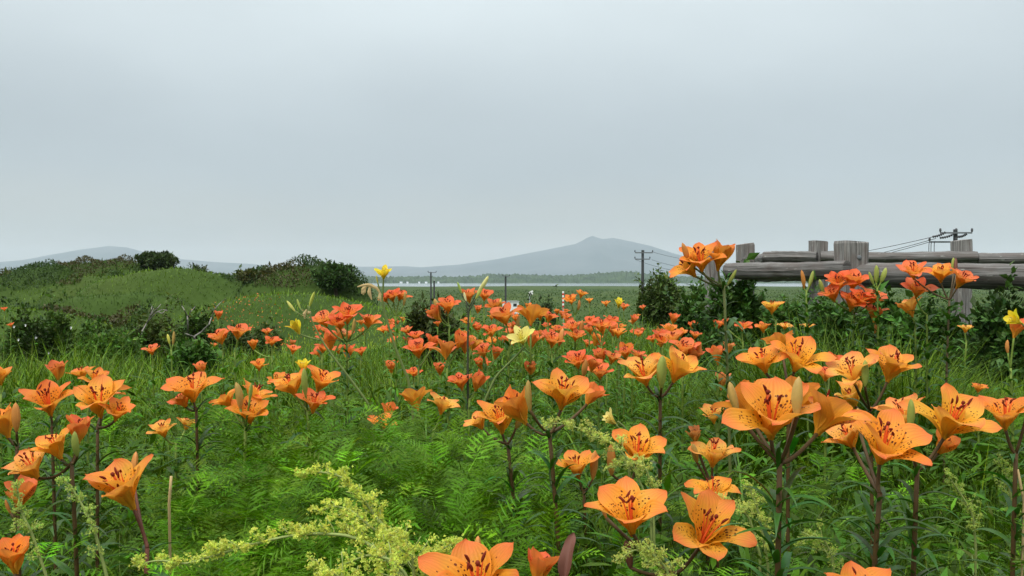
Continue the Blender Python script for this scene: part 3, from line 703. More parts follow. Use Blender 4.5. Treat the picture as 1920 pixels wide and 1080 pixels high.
def pistil_geo():
    p = bez((0, 0, -.004), (.001, 0, .03), (.006, .003, .062), 8)
    a = tube(p, [.003, .0026, .0021, .0017, .0015, .0014, .0016, .0017], 7)
    b = tube([(.006, .003, .060), (.0063, .003, .063), (.0065, .003, .0655)], [.0016, .0030, .0022], 8)
    return a, b
PETALS = {}
def rev(f): return f[:, ::-1]
for op in range(3):
    for inner in (0, 1):
        for var in range(6):
            V, f, uv = petal_mesh(op, inner, var)
            PETALS[op, inner, var] = mesh_np('petal', V, f, [PETAL], uv=uv, smooth_=True)
STAMENS = []
for k in range(5):
    g = Geo(); a, b = stamen_geo(k); g.add(*a, m=0); g.add(*b, m=1); STAMENS.append(g.mesh('stamen', [FILAMENT, ANTHER], True))
def core_mesh(with_stamens):
    g = Geo(); a, b = pistil_geo(); g.add(*a, m=0); g.add(*b, m=1)
    if with_stamens:
        for k in range(6):
            (V, f), (V2, f2) = stamen_geo(20 + k); c, s = math.cos(k * 1.047), math.sin(k * 1.047)
            Rm = np.array([[c, -s, 0], [s, c, 0], [0, 0, 1]]); g.add(V @ Rm.T, f, m=0); g.add(V2 @ Rm.T, f2, m=1)
    return g.mesh('flower', [FILAMENT, ANTHER], True)
CORE = core_mesh(False); CORES = core_mesh(True)
WHOLE = {}
for op in range(3):
    for var in range(2):
        g = Geo()
        for k in range(6):
            V, f, uv = petal_mesh(op, k % 2, (k + var) % 3, 7, 4); c, s = math.cos(k * 1.047 + .1 * var), math.sin(k * 1.047 + .1 * var)
            Rm = np.array([[c, -s, 0], [s, c, 0], [0, 0, 1]]); g.add(V @ Rm.T, f, m=0, uv=uv)
        for k in range(6):
            (V, f), (V2, f2) = stamen_geo(20 + k); c, s = math.cos(k * 1.047), math.sin(k * 1.047)
            Rm = np.array([[c, -s, 0], [s, c, 0], [0, 0, 1]]); g.add(V @ Rm.T, f, m=1); g.add(V2 @ Rm.T, f2, m=2)
        WHOLE[op, var] = g.mesh('flower', [PETAL, FILAMENT, ANTHER], True, True)
DIA = [.078, .122, .142]
def bud_mesh(seed, slim=1.0):
    r = np.random.default_rng(seed); n, s = 12, 12; t = np.linspace(0, 1, n); th = np.arange(s + 1) * 2 * math.pi / s
    L = .06; prof = np.interp(t, [0, .06, .2, .45, .7, .88, .96, 1], [.25, .45, .75, 1, .92, .62, .38, .08]) * .0098 * slim
    rr = prof[:, None] * (1 + .12 * np.cos(3 * th)[None] + .03 * np.cos(6 * th)[None])
    X = rr * np.cos(th)[None] + .003 * np.sin(t * 2.6)[:, None]; Y = rr * np.sin(th)[None]; Z = np.broadcast_to((t * L)[:, None], X.shape)
    V, f = gridmesh(X, Y, Z); return mesh_np('bud', V, f, [BUD], smooth_=True)
BUDS = [bud_mesh(1), bud_mesh(2, .8), bud_mesh(3, 1.15)]
def leaf_mesh(seed, L=.075, w=.0052, nl=8):
    r = np.random.default_rng(seed); t = np.linspace(0, 1, nl + 1)
    ang = np.radians(np.interp(t, [0, .5, 1], [r.uniform(30, 50), r.uniform(65, 95), r.uniform(105, 145)]))
    am = (ang[1:] + ang[:-1]) / 2; ds = L / nl
    x = np.concatenate([[0], np.cumsum(np.sin(am) * ds)]); z = np.concatenate([[0], np.cumsum(np.cos(am) * ds)])
    ww = w * np.interp(t, [0, .1, .35, .7, 1], [.45, .75, 1, .7, .03]); u = np.array([-1, 0, 1.])
    X = np.broadcast_to(x[:, None], (nl + 1, 3)); Y = ww[:, None] * u[None] + .004 * np.sin(t * 3 + seed)[:, None]
    Z = z[:, None] + .35 * ww[:, None] * np.abs(u)[None]
    return gridmesh(X, Y, Z)
LEAVES = [mesh_np('leaf', *leaf_mesh(i), [LEAF], smooth_=True) for i in range(6)]
TLEAVES = [leaf_mesh(i, nl=4) for i in range(6)]

# petal colours: light orange, pale yellow-orange, deeper orange, red-orange, salmon
PC = {'o': (.88, .395, .045), 'p': (.88, .47, .09), 'd': (.86, .305, .036), 'r': (.78, .135, .040), 's': (.80, .19, .060), 'w': (.62, .32, .12)}
def axis_quat(lx, tw, spin):
    a = Vector((lx, -tw, 1)).normalized(); q = Vector((0, 0, 1)).rotation_difference(a)
    return q @ Quaternion((0, 0, 1), spin), a
nflow = 0
SEEN = []
def lily(label, d, jn, heads, foot=0, leaves=None, stemc=(.10, .035, .025), group='orange lilies in the meadow', fz=None, seed=None, cat='lily'):
    """one lily plant: jn = (px,row) of the fork under the flowers; heads = flowers F and buds B given where they are seen"""
    global nflow
    rs = random.Random(seed if seed is not None else int(jn[0] * 7 + jn[1] * 13))
    J = at(jn[0], jn[1], d); fx = J.x + foot / F * d + rs.uniform(-.01, .01); fy = d + rs.uniform(-.02, .05)
    gz = g1(fx, fy); root = obj('lily_plant', None, loc=(fx, fy, gz)); O = Vector((fx, fy, gz))
    tag(root, label, cat, group)
    hx = [(h[1], h[2]) for h in heads if h[0] == 'F'] or [jn]; SEEN.append((root, label, hx[0], [h[7] for h in heads if h[0] == 'F'] + ['']))
    g = Geo(); rad = .0038 if d < 3.5 else .0045
    jl = J - O
    sp = bez((0, 0, -.02), (jl.x * .2, jl.y * .2, jl.z * .55), jl, 10)
    V, f = tube(sp, np.linspace(rad * 1.15, rad * .85, 10), 8); g.add(V, f, stemc)
    maxw = max([h[3] for h in heads if h[0] == 'F'] + [0])
    for h in heads:
        if h[0] == 'F':
            _, x, y, W, lx, tw, op, c = h[:8]; dd = h[8] if len(h) > 8 else 0
            dist = d + dd; s = W * dist / F / DIA[op] * (.8 if op == 0 else 1)
            q, a = axis_quat(lx, tw, rs.uniform(0, 6.28)); ctr = at(x, y, dist)
            b = ctr - a * (.034 * s) - O
            pc = jl + (b - jl) * .5 - a * (.02 * s) + Vector((0, 0, -.004)); end = b + a * .002
            V, f = tube(bez(jl, pc, end, 7), np.linspace(rad * .75, rad * .62, 7) if W > 60 else rad * .7, 7); g.add(V, f, stemc)
            base = PC[c]; k = math.exp(rs.gauss(0, .06)); colr = (min(.95, base[0] * k), base[1] * k * math.exp(rs.gauss(0, .08)), base[2] * k)
            nflow += 1
            if W < 34:
                obj('flower', WHOLE[op, rs.randrange(2)], root, b, quat=q, scale=s, color=colr); continue
            fo = obj('flower', CORE if W >= 85 else CORES, root, b, quat=q, scale=s)
            for p in range(6):
                inner = p % 2; cv = tuple(min(.95, v * math.exp(rs.gauss(0, .035))) for v in colr)
                ps = rs.uniform(.94, 1.04)
                obj('petal', PETALS[op, inner, rs.randrange(6)], fo, (0, 0, 0 if inner else -.0012),
                    rot=(rs.gauss(0, .08), rs.gauss(0, .13), p * math.pi / 3 + rs.gauss(0, .06)), scale=(ps, ps * rs.uniform(.93, 1.06), ps), color=cv)
            if W >= 85:
                for p in range(6):
                    obj('stamen', STAMENS[rs.randrange(5)], fo, (0, 0, 0), rot=(rs.gauss(0, .05), rs.gauss(0, .07), p * math.pi / 3 + .5 + rs.gauss(0, .15)), scale=rs.uniform(.88, 1.05))
        else:                                          # ('B', x, y, length px, lean x, toward, colour)
            _, x, y, Lp, lx, tw, c = h[:7]; dd = h[7] if len(h) > 7 else 0; dist = d + dd
            s = Lp * dist / F / .06; q, a = axis_quat(lx, tw, rs.uniform(0, 6)); b = at(x, y, dist) - a * (.03 * s) - O
            colr = {'g': (.30, .34, .07), 'o': (.55, .22, .05), 'm': (.42, .27, .07), 'y': (.62, .58, .10), 'k': (.16, .06, .04)}[c]
            V, f = tube(bez(jl, jl + (b - jl) * .5 - a * .012, b + a * .002, 6), rad * .62, 6); g.add(V, f, stemc)
            obj('bud', BUDS[rs.randrange(3)], root, b, quat=q, scale=(s * .82, s * .82, s), color=colr)
    obj('stem', g.mesh('stem', [STEM], True), root)
    leaves = int(leaves * 1.3) if leaves else None
    if leaves is None: leaves = 44 if d < 2.3 else 22
    lowz = max(.04, jl.z - .42); ldk = (.05, .115, .016) if d < 3 else (.10, .21, .025)
    if maxw >= 70:
        for i in range(leaves):
            t = i / (leaves - 1); whorl = i >= leaves - 4
            z = lowz + (jl.z - .012 - lowz) * (1 if whorl else t ** .9); k = np.clip(z / jl.z, 0, 1)
            px_ = np.interp(z, sp[:, 2], sp[:, 0]); py_ = np.interp(z, sp[:, 2], sp[:, 1])
            s = rs.uniform(.75, 1.2) * (.8 if whorl else 1.05)
            cc = tuple(v * math.exp(rs.gauss(0, .22)) for v in ldk)
            obj('leaf', LEAVES[rs.randrange(6)], root, (px_, py_, z), rot=(rs.gauss(0, .15), rs.gauss(-.1, .25), i * 2.4 + rs.gauss(0, .3)), scale=(s, s * rs.uniform(.6, 1.05), s), color=cc)
    else:
        g = Geo()
        for i in range(leaves):
            t = i / (leaves - 1); z = lowz + (jl.z - .012 - lowz) * t
            px_ = np.interp(z, sp[:, 2], sp[:, 0]); py_ = np.interp(z, sp[:, 2], sp[:, 1])
            V, f = TLEAVES[rs.randrange(6)]; s = rs.uniform(.7, 1.15); an = i * 2.4; c, sn = math.cos(an), math.sin(an)
            Rm = np.array([[c, -sn, 0], [sn, c, 0], [0, 0, 1]])
            g.add((V * s * np.array([1, 1.6, 1])) @ Rm.T + np.array([px_, py_, z]), f, np.array(ldk) * math.exp(rs.gauss(0, .25)))
        o_ = obj('leaves', g.mesh('leaves', [GRASS], True), root); o_['kind'] = 'stuff'
    return root
GS = (.13, .19, .03); BS = (.078, .046, .016)
# ---- nearest row
lily('large wide-open orange lily leaning over bare stems, alone at the meadow edge', 1.22, (276, 1028),
     [('F', 228, 918, 165, -.38, .42, 1, 'o'), ('B', 252, 870, 46, .05, -.2, 'o', .12)], -4, stemc=(.11, .038, .022))
lily('big spotted lily head cut off by the picture bottom, red-tipped, beside yellow-green panicles', .86, (905, 1150),
     [('F', 893, 1092, 205, -.05, .30, 1, 'd'), ('F', 1012, 1068, 84, .3, -.3, 0, 'r', .1), ('B', 895, 1028, 45, .05, -.3, 'o', .1)], 0, stemc=BS)
lily('two broad spotted lilies facing out side by side at the low front', 1.10, (1262, 1075),
     [('F', 1180, 964, 164, -.18, .42, 1, 'o'), ('F', 1325, 992, 168, .22, .50, 1, 'o'), ('B', 1132, 955, 40, -.3, 0, 'o', .05), ('B', 1178, 1040, 60, -.2, .2, 'k')], 12, stemc=BS)
lily('lily with one narrow raised back petal just above the two broad spotted lilies', 1.55, (1345, 985),
     [('F', 1338, 918, 108, .05, .25, 2, 'o')], 0, stemc=BS)
lily('single cupped yellow-orange lily between the withered head and the big cluster', 1.62, (1335, 910),
     [('F', 1338, 850, 96, .05, .15, 1, 'p'), ('B', 1303, 850, 40, -.25, .2, 'm'), ('F', 1302, 818, 40, -.2, .1, 0, 'w', .05)], 0, stemc=BS)
lily('largest lily cluster, broad spotted bloom flanked by side-turned blooms and a tall bud', .98, (1462, 868),
     [('F', 1448, 776, 186, -.05, .36, 1, 'o'), ('F', 1552, 778, 150, .50, .12, 1, 'd', .05), ('F', 1395, 758, 112, -.4, -.5, 1, 'd', .09), ('F', 1490, 752, 118, .18, -.6, 1, 'o', .10), ('B', 1497, 745, 78, .10, -.1, 'm', -.02), ('B', 1376, 745, 60, -.22, -.1, 'm', .05)], 8, 46, BS, seed=3)
lily('bright starry spotted lily with pointed red tips on a bare forked stalk', 1.08, (1650, 925),
     [('F', 1660, 832, 165, .06, .48, 1, 'd'), ('F', 1590, 818, 96, -.5, .1, 1, 'p', .14), ('B', 1610, 790, 50, -.15, 0, 'm', .1)], -14, 40, stemc=BS)
lily('broad orange lily looking outward above olive buds, behind the starry one', 1.16, (1720, 880),
     [('F', 1785, 785, 152, .16, .42, 1, 'o'), ('F', 1690, 775, 104, -.2, -.1, 1, 'p', .12), ('B', 1706, 780, 66, -.05, .15, 'g', -.02), ('F', 1768, 838, 60, .3, .7, 0, 'd', .05)], -2, 40, stemc=BS)
lily('half-seen lily touching the picture edge, petals raised like a cup', 1.35, (1905, 850),
     [('F', 1884, 775, 112, -.12, .15, 1, 'd'), ('B', 1932, 740, 40, .1, 0, 'm')], 6, stemc=BS)
lily('upper edge of a lily peeping in at the bottom under the starry bloom', .82, (1620, 1190), [('F', 1612, 1115, 150, 0, .3, 1, 'd')], 0, stemc=BS)
lily('pair of orange lilies with a green bud between them, left of the edge lily', 1.55, (1633, 768),
     [('F', 1672, 688, 110, .12, .34, 1, 'o'), ('F', 1597, 694, 100, -.30, .25, 1, 'p', -.04), ('B', 1622, 700, 50, -.02, .1, 'g', -.06), ('F', 1597, 745, 66, -.5, .3, 0, 'p', .1)], 4, 36, stemc=BS)
lily('glowing lily pair above the largest cluster with petals cupped upward', 1.55, (1478, 738),
     [('F', 1494, 668, 112, .05, .36, 1, 'd'), ('F', 1428, 676, 92, -.38, .2, 1, 'd', .02), ('F', 1462, 645, 70, -.15, -.5, 1, 'd', .1)], 0, 30, stemc=BS)
lily('two pale orange lilies split by an olive bud, standing alone in fresh grass', 1.62, (1238, 742),
     [('F', 1205, 697, 104, -.32, .28, 1, 'p'), ('F', 1272, 690, 106, .30, .28, 1, 'o'), ('B', 1242, 697, 62, .02, .2, 'g', -.05)], 5, 34, stemc=BS)
lily('flat-spread spotted lily beside yellow-green florets with a brown bud at its foot', 1.5, (1182, 900),
     [('F', 1198, 842, 116, .10, .30, 1, 'o'), ('B', 1146, 862, 62, -.05, .15, 'o', -.02)], -8, 30, stemc=BS)
lily('low half-hidden lily with a stout orange bud behind grass blades', 1.75, (1095, 920),
     [('F', 1082, 876, 88, -.15, .25, 1, 'o'), ('B', 1114, 872, 55, .1, 0, 'o')], 4, 26, stemc=BS)
lily('tall-stemmed spotted lily over yellow-green florets with olive bud and drooping side bloom', 1.42, (1030, 812),
     [('F', 1055, 737, 122, .08, .34, 1, 'o'), ('F', 972, 768, 90, -.55, .15, 0, 'd', .02), ('B', 993, 742, 60, -.05, .1, 'm', -.03), ('F', 1108, 742, 58, .5, -.1, 0, 's', .12)], 30, 40, stemc=BS)
lily('lily on a dark bare stalk with a pale fallen petal, next to the tall-stemmed one', 1.58, (952, 832),
     [('F', 938, 785, 110, -.12, .32, 1, 'o'), ('F', 898, 792, 60, -.5, .2, 1, 'p', .04), ('B', 973, 785, 42, .3, .1, 'm')], 26, 34, stemc=BS)
lily('wide lily with another bloom tucked below, second stalk in the far-side clump', 1.75, (183, 800),
     [('F', 183, 752, 118, -.02, .36, 1, 'o'), ('F', 222, 772, 72, .45, .3, 1, 'd', -.03), ('F', 205, 728, 70, .2, -.5, 1, 's', .10)], 0, 30, stemc=BS)
lily('lily with curled dark anthers standing close to the picture edge clump', 1.85, (97, 800),
     [('F', 88, 752, 106, -.08, .34, 1, 'd')], 2, 28, stemc=BS)
lily('half-open lily with a big brown bud cut by the picture edge', 1.6, (32, 830),
     [('F', 5, 795, 80, -.35, .1, 0, 'd'), ('B', 30, 782, 56, .02, .1, 'o', -.02)], -3, 26, stemc=BS)
lily('lily pair, one bloom facing away and one low, with an upright green bud', 1.4, (134, 868),
     [('F', 103, 838, 96, -.35, .25, 1, 'o'), ('F', 60, 872, 106, -.30, .22, 1, 'p', .02), ('F', 150, 808, 70, .1, -.1, 0, 's', .02), ('B', 143, 832, 50, .02, .2, 'g', -.05)], 4, 34, stemc=BS)
lily('small red-orange lily sunk low in the grass under the low pair', 1.55, (36, 985), [('F', 38, 930, 74, .2, .15, 0, 's'), ('B', 16, 950, 30, -.3, .1, 'o')], 0, 26, stemc=BS)
lily('orange lily in the bottom corner with its petals closed into a cup', 1.1, (24, 1120), [('F', 27, 1048, 92, .05, .25, 0, 'd')], 0, 26, stemc=BS)
lily('reddish wide lily alone on a dark stalk amid arching grass', 1.9, (368, 765),
     [('F', 360, 727, 104, .02, .36, 1, 'd'), ('F', 342, 752, 56, -.5, .2, 1, 's', .05)], 0, 28, stemc=BS)
lily('two low pale withering lilies beside the reddish wide lily', 2.1, (330, 830),
     [('F', 305, 806, 58, -.2, .2, 1, 'p'), ('F', 350, 795, 46, .2, -.1, 1, 'p', .1)], 0, 22, stemc=GS)
lily('bunch of lilies around olive buds above the feathery foliage', 1.85, (460, 800),
     [('F', 468, 772, 88, .05, .36, 1, 'd'), ('F', 478, 738, 78, .3, -.1, 1, 'd', .06), ('B', 446, 742, 52, -.15, .1, 'm'), ('F', 425, 752, 62, -.5, .2, 1, 'o', .03), ('B', 470, 735, 34, .15, .1, 'g', -.03)], 0, 26, stemc=GS)
lily('three-bloom lily with upright bud beside a yellow daylily petal', 1.9, (577, 768),
     [('F', 545, 722, 84, -.4, .2, 1, 'o'), ('F', 602, 714, 82, .36, .2, 1, 'd', .02), ('F', 588, 754, 74, .15, .25, 1, 's', -.04), ('B', 572, 716, 54, .0, .15, 'g', -.05), ('B', 608, 752, 30, .2, .2, 'g')], 0, 26, stemc=GS)
lily('small lily half sunk in the feathery leaves with one upright petal', 2.2, (716, 812),
     [('F', 716, 792, 56, -.1, .3, 1, 'd'), ('F', 728, 772, 40, .3, -.2, 0, 's', .05)], 0, 22, stemc=GS)
lily('side-turned funnel lily showing only its petal backs', 2.1, (795, 800), [('F', 780, 750, 70, -.22, -.35, 1, 'd')], 0, 24, stemc=GS)
lily('little pale spotted lily cup next to the side-turned funnel', 2.3, (812, 808), [('F', 828, 760, 66, .12, .2, 1, 'p')], -4, 24, stemc=GS)
lily('tall lily reaching above the horizon with peach-orange blooms before the fence', 2.0, (1357, 536),
     [('F', 1314, 486, 92, -.18, .42, 1, 'd'), ('F', 1290, 502, 80, -.9, .15, 1, 'o', .02), ('F', 1352, 484, 66, .22, .1, 0, 'o', .0), ('B', 1284, 474, 40, -.35, .2, 'o'), ('B', 1372, 520, 34, .5, .2, 'g')], 28, 30, stemc=(.11, .13, .04))
# ---- group before the fence
lily('red-orange many-flowered lily head in front of the wide fence post', 2.9, (1602, 585),
     [('F', 1570, 530, 62, -.25, .4, 1, 'r'), ('F', 1602, 528, 66, .1, .4, 1, 'r'), ('F', 1562, 553, 52, -.4, .4, 1, 's', -.03), ('F', 1636, 556, 58, .35, .4, 1, 's', -.04), ('F', 1598, 566, 66, 0, .5, 1, 'r', -.05), ('F', 1615, 560, 50, .2, .5, 1, 'r', -.06), ('B', 1540, 538, 30, -.3, 0, 'g', .04)], 0, 26, stemc=GS)
lily('pale peach lily hanging lower on the bare stalk under the red-orange head', 2.85, (1645, 618),
     [('F', 1640, 588, 60, .05, .1, 1, 's'), ('B', 1642, 612, 28, .1, .1, 'o')], 0, 20, stemc=GS)
lily('tall stalk with three orange lilies side by side against the fence rail', 2.75, (1780, 562),
     [('F', 1712, 507, 62, -.25, .35, 1, 's'), ('F', 1764, 513, 62, -.15, .3, 1, 'o'), ('F', 1803, 525, 66, .30, .55, 1, 's', -.04), ('B', 1793, 500, 34, .1, -.2, 'k', .04), ('B', 1788, 498, 30, 0, .0, 'g', .05)], -4, 30, stemc=(.11, .08, .04))
lily('saucer-shaped peach-orange lily below the three side by side at the rail', 2.8, (1738, 590), [('F', 1720, 543, 64, -.1, .6, 1, 's')], 8, 24, stemc=GS)
lily('yellow-orange lily seen from below its petals, under the saucer-shaped one', 2.85, (1716, 608), [('F', 1707, 577, 48, -.2, -.1, 0, 'p')], 4, 24, stemc=GS)
lily('upright lily bud cluster on a leafy stalk beside the wide fence post, with no bloom', 2.8, (1645, 540),
     [('B', 1634, 522, 28, -.4, .1, 'g'), ('B', 1643, 514, 34, -.05, .1, 'g'), ('B', 1656, 516, 30, .3, .1, 'g')], 2, 44, stemc=GS)
lily('tall leafy stalk topped with reddish closed buds left of the red-orange head', 2.9, (1512, 545),
     [('B', 1505, 524, 36, -.2, .1, 'o'), ('B', 1520, 524, 34, .2, .1, 'g')], 2, 48, stemc=GS)
lily('small lone yellow-orange funnel lily below the near rail', 3.0, (1455, 600), [('F', 1447, 575, 48, -.05, .05, 1, 'o')], 6, 22, stemc=GS)
lily('vivid scarlet lily low behind the tall stem', 3.6, (1393, 640), [('F', 1393, 611, 44, .05, .35, 2, 'r'), ('F', 1358, 606, 26, -.4, .2, 1, 'r', .05)], 0, 22, stemc=GS)
lily('small pale lily right behind the vivid scarlet one', 3.6, (1470, 640), [('F', 1472, 610, 36, .1, .2, 2, 'p')], 0, 22, stemc=GS)
lily('dull orange little lily between the scarlet one and the pale one', 3.5, (1434, 640), [('F', 1431, 615, 36, -.1, .1, 1, 'd')], 0, 22, stemc=GS)
lily('tiny pale lily near the foot of the leafy budded stalk', 3.7, (1514, 636), [('F', 1515, 611, 34, -.1, .1, 2, 'p')], 0, 22, stemc=GS)
lily('drab orange lily buds at the edge under the yellow daylily', 2.4, (1895, 690), [('F', 1905, 618, 46, .2, .1, 0, 's'), ('B', 1890, 650, 26, 0, 0, 'o')], 0, 24, stemc=GS)
lily('small dull lily deep in the grass below the fence, by itself', 2.7, (1835, 752), [('F', 1835, 728, 34, .1, .2, 1, 'd')], 0, 24, stemc=GS)
lily('tiny peach lily hidden in the bush under the long rail', 3.6, (1812, 640), [('F', 1810, 617, 30, 0, .1, 1, 'p')], 0, 22, stemc=GS)
lily('small pale lily behind the largest cluster over its drooping side', 2.1, (1345, 812), [('F', 1338, 778, 62, -.1, .15, 1, 'p'), ('B', 1362, 765, 30, .3, 0, 'o')], 0, 24, stemc=GS)
lily('tiny faded lily head over the small pale one by the tall stem', 2.6, (1352, 750), [('F', 1352, 716, 42, 0, .1, 0, 'w')], 0, 24, stemc=GS)
lily('low crumpled lily between the glowing pair and the tall stem', 2.5, (1345, 700), [('F', 1345, 668, 44, -.1, .1, 0, 's'), ('F', 1365, 655, 30, .2, .0, 0, 'w')], 0, 24, stemc=GS)
lily('wilted dark red lily behind the pale pair with the green bud', 2.3, (1553, 735), [('F', 1548, 702, 52, 0, .2, 1, 'r'), ('F', 1560, 680, 40, .2, .2, 0, 'r', .05)], 0, 22, stemc=GS)
# ---- group right of the middle
lily('crowded salmon lily head with brown bud behind the two pale orange lilies', 2.6, (1280, 700),
     [('F', 1283, 655, 68, .05, .3, 1, 's'), ('F', 1262, 634, 50, -.2, .25, 1, 's', .08), ('B', 1312, 658, 34, .1, .1, 'o'), ('F', 1300, 668, 46, .3, .2, 0, 's')], 0, 22, stemc=GS)
lily('rose-red star lily beside the crowded salmon head', 3.1, (1238, 675), [('F', 1239, 638, 52, -.1, .45, 1, 'r')], 0, 22, stemc=GS)
lily('small orange cup lily above the crowded salmon head', 3.5, (1255, 655), [('F', 1254, 619, 38, .05, .15, 1, 'd')], 0, 22, stemc=GS)
lily('starry red lily with a folded bloom beside it, behind the tall-stemmed spotted lily', 2.6, (1090, 716),
     [('F', 1083, 676, 60, -.1, .35, 1, 'r'), ('F', 1112, 685, 40, .3, .1, 0, 's', .05), ('B', 1096, 690, 36, .1, .15, 'o', -.03)], 0, 22, stemc=GS)
lily('small red-orange cup lily just above the tall-stemmed lily bloom', 2.7, (1124, 730), [('F', 1125, 698, 54, 0, .25, 1, 's')], 0, 22, stemc=GS)
lily('ragged lily row of small peach blooms by the starry red one', 3.1, (1138, 705), [('F', 1125, 672, 40, -.2, .2, 0, 's'), ('F', 1148, 672, 42, .2, .2, 1, 's')], 0, 22, stemc=GS)
lily('dusky red double lily bloom in mid meadow below the pale lily cup', 3.4, (1185, 695), [('F', 1172, 662, 42, -.15, .2, 1, 'r'), ('F', 1196, 665, 36, .3, .2, 1, 's')], 0, 22, stemc=GS)
lily('broad three-headed red lily on the open slope of grass', 3.4, (1128, 648),
     [('F', 1128, 610, 50, .0, .4, 1, 'r'), ('F', 1108, 604, 36, -.4, .3, 1, 'r', .05), ('F', 1148, 602, 34, .4, .2, 1, 'r', .06)], 0, 22, stemc=GS)
lily('small pale-edged orange cup lily next to the three-headed red one', 3.8, (1158, 655), [('F', 1159, 625, 36, 0, .2, 1, 'd')], 0, 22, stemc=GS)
lily('double-decker lily, one bloom above another, with a brown bud', 3.4, (1078, 655),
     [('F', 1074, 613, 42, -.2, .2, 1, 's'), ('F', 1080, 630, 40, .1, .3, 1, 's', -.05), ('B', 1090, 615, 30, .15, .1, 'o')], 0, 22, stemc=GS)
lily('peach wide lily on a forked green stalk in the middle of the meadow', 2.8, (1035, 668), [('F', 1036, 637, 58, .1, .3, 1, 's'), ('B', 1052, 632, 34, .2, 0, 'o')], 0, 24, stemc=GS)
lily('small squat lily above the spotted tall-stemmed lily, low in grass', 3.0, (994, 716), [('F', 995, 692, 38, 0, .2, 0, 's')], 0, 22, stemc=GS)
lily('orange lily with one tall back petal before the white shed', 2.9, (955, 628), [('F', 945, 592, 66, -.25, .3, 1, 's'), ('B', 970, 608, 34, .2, .1, 'm')], 0, 24, stemc=GS)
lily('dark-backed star lily showing its petal undersides beside the white shed', 3.0, (995, 625), [('F', 996, 590, 70, .05, -.25, 1, 'd')], 0, 24, stemc=GS)
lily('small crimson lily beside the dark-backed star lily', 3.9, (1028, 618), [('F', 1030, 595, 38, .2, .2, 1, 'r')], 0, 22, stemc=GS)
lily('small red lily cup under the white shed', 3.6, (924, 655), [('F', 921, 621, 42, -.1, .3, 1, 'r')], 0, 22, stemc=GS)
lily('red lily peeking behind the pale yellow drooping daylily', 3.5, (1000, 665), [('F', 998, 640, 44, .2, .2, 0, 's'), ('F', 962, 622, 36, -.2, .2, 1, 's')], 0, 22, stemc=GS)
lily('small vermilion lily left of the orange one at the shed', 3.9, (932, 602), [('F', 928, 572, 40, -.1, .3, 1, 'r'), ('B', 938, 570, 22, .1, 0, 'y')], 0, 22, stemc=GS)
lily('vermilion starry lily near the tall dark-stemmed daylily buds', 3.8, (908, 590), [('F', 909, 554, 42, .15, .4, 1, 'r')], 0, 22, stemc=GS)
lily('small salmon lily crowded against the tall dark daylily stalk', 3.7, (882, 590), [('F', 878, 556, 36, -.2, .2, 0, 's')], 0, 22, stemc=GS)
lily('crimson lily with drooping side bloom and pointed bud before the brown-leaved bush', 3.2, (842, 610),
     [('F', 840, 574, 54, .05, .4, 1, 'r'), ('F', 818, 590, 44, -.7, .2, 0, 'r', -.03), ('B', 820, 576, 34, -.35, .1, 'm')], 0, 22, stemc=GS)
lily('dense scarlet lily dome beside the tall yellow daylily', 3.6, (742, 592),
     [('F', 735, 556, 42, -.2, .4, 1, 'r'), ('F', 750, 554, 40, .25, .35, 1, 'r', .04), ('F', 722, 560, 34, -.5, .3, 1, 'r'), ('B', 758, 560, 28, .1, .1, 'm')], 0, 22, stemc=GS)
lily('large red lily group with tall back petals below the round tree', 2.7, (650, 640),
     [('F', 652, 590, 66, .1, .3, 1, 'r'), ('F', 608, 598, 60, -.25, .3, 1, 's', .02), ('F', 692, 602, 50, .2, .25, 1, 's', .0), ('F', 636, 606, 52, -.1, .4, 1, 'r', -.05), ('B', 662, 612, 32, .15, .1, 'm', -.06)], 0, 24, stemc=GS)
lily('faded lily head under the large red group', 3.0, (622, 668), [('F', 620, 640, 46, 0, .1, 0, 's'), ('F', 640, 630, 34, .3, .2, 0, 'w')], 0, 22, stemc=GS)
lily('red upright lily in mid meadow, tallest of its crowded row', 2.8, (785, 688), [('F', 783, 655, 62, -.1, .3, 1, 'r'), ('F', 810, 645, 40, .3, .1, 0, 'r', .06)], 0, 22, stemc=GS)
lily('broad salmon lily seen from its back in the crowded row', 2.75, (838, 688), [('F', 836, 656, 62, .0, -.1, 1, 's'), ('F', 862, 640, 44, .35, .1, 0, 's', .03)], 0, 22, stemc=GS)
lily('narrow closed peach lily with upright petals at the dark daylily stalk', 2.8, (872, 690), [('F', 872, 652, 34, 0, .1, 0, 's'), ('F', 888, 645, 36, .3, 0, 0, 'p', .05)], 0, 22, stemc=GS)
lily('small fan-shaped orange lily with a folded bloom beside it', 2.9, (914, 690), [('F', 906, 658, 48, -.15, .3, 1, 's'), ('F', 930, 664, 32, .2, .1, 0, 's', .04)], 0, 22, stemc=GS)
lily('two crimson lilies side by side, one in profile, above the pale spotted cup', 2.5, (880, 748), [('F', 864, 717, 58, -.15, .2, 1, 'r'), ('F', 896, 718, 48, .35, .1, 0, 's', .02)], 0, 22, stemc=GS)
lily('tiny scarlet lily in tall blades left of the two crimson ones', 3.0, (776, 720), [('F', 776, 698, 34, .1, .2, 1, 'r')], 0, 22, stemc=GS)
lily('lonely small lily in the grass above the bunch with olive buds', 3.2, (486, 715), [('F', 485, 686, 38, 0, .2, 1, 'd')], 0, 22, stemc=GS)
lily('bright coral lily on the skyline of the hollow with flared petals', 3.0, (440, 660), [('F', 447, 622, 54, .15, .15, 1, 's')], 0, 22, stemc=GS)
lily('coral lily leaning away beside the flared one', 3.0, (418, 662), [('F', 411, 632, 52, -.3, .2, 1, 's')], 2, 22, stemc=GS)
lily('solitary coral-pink lily standing against the dark low shrub', 3.6, (286, 690), [('F', 284, 657, 36, -.05, .3, 1, 's')], 0, 22, stemc=GS)
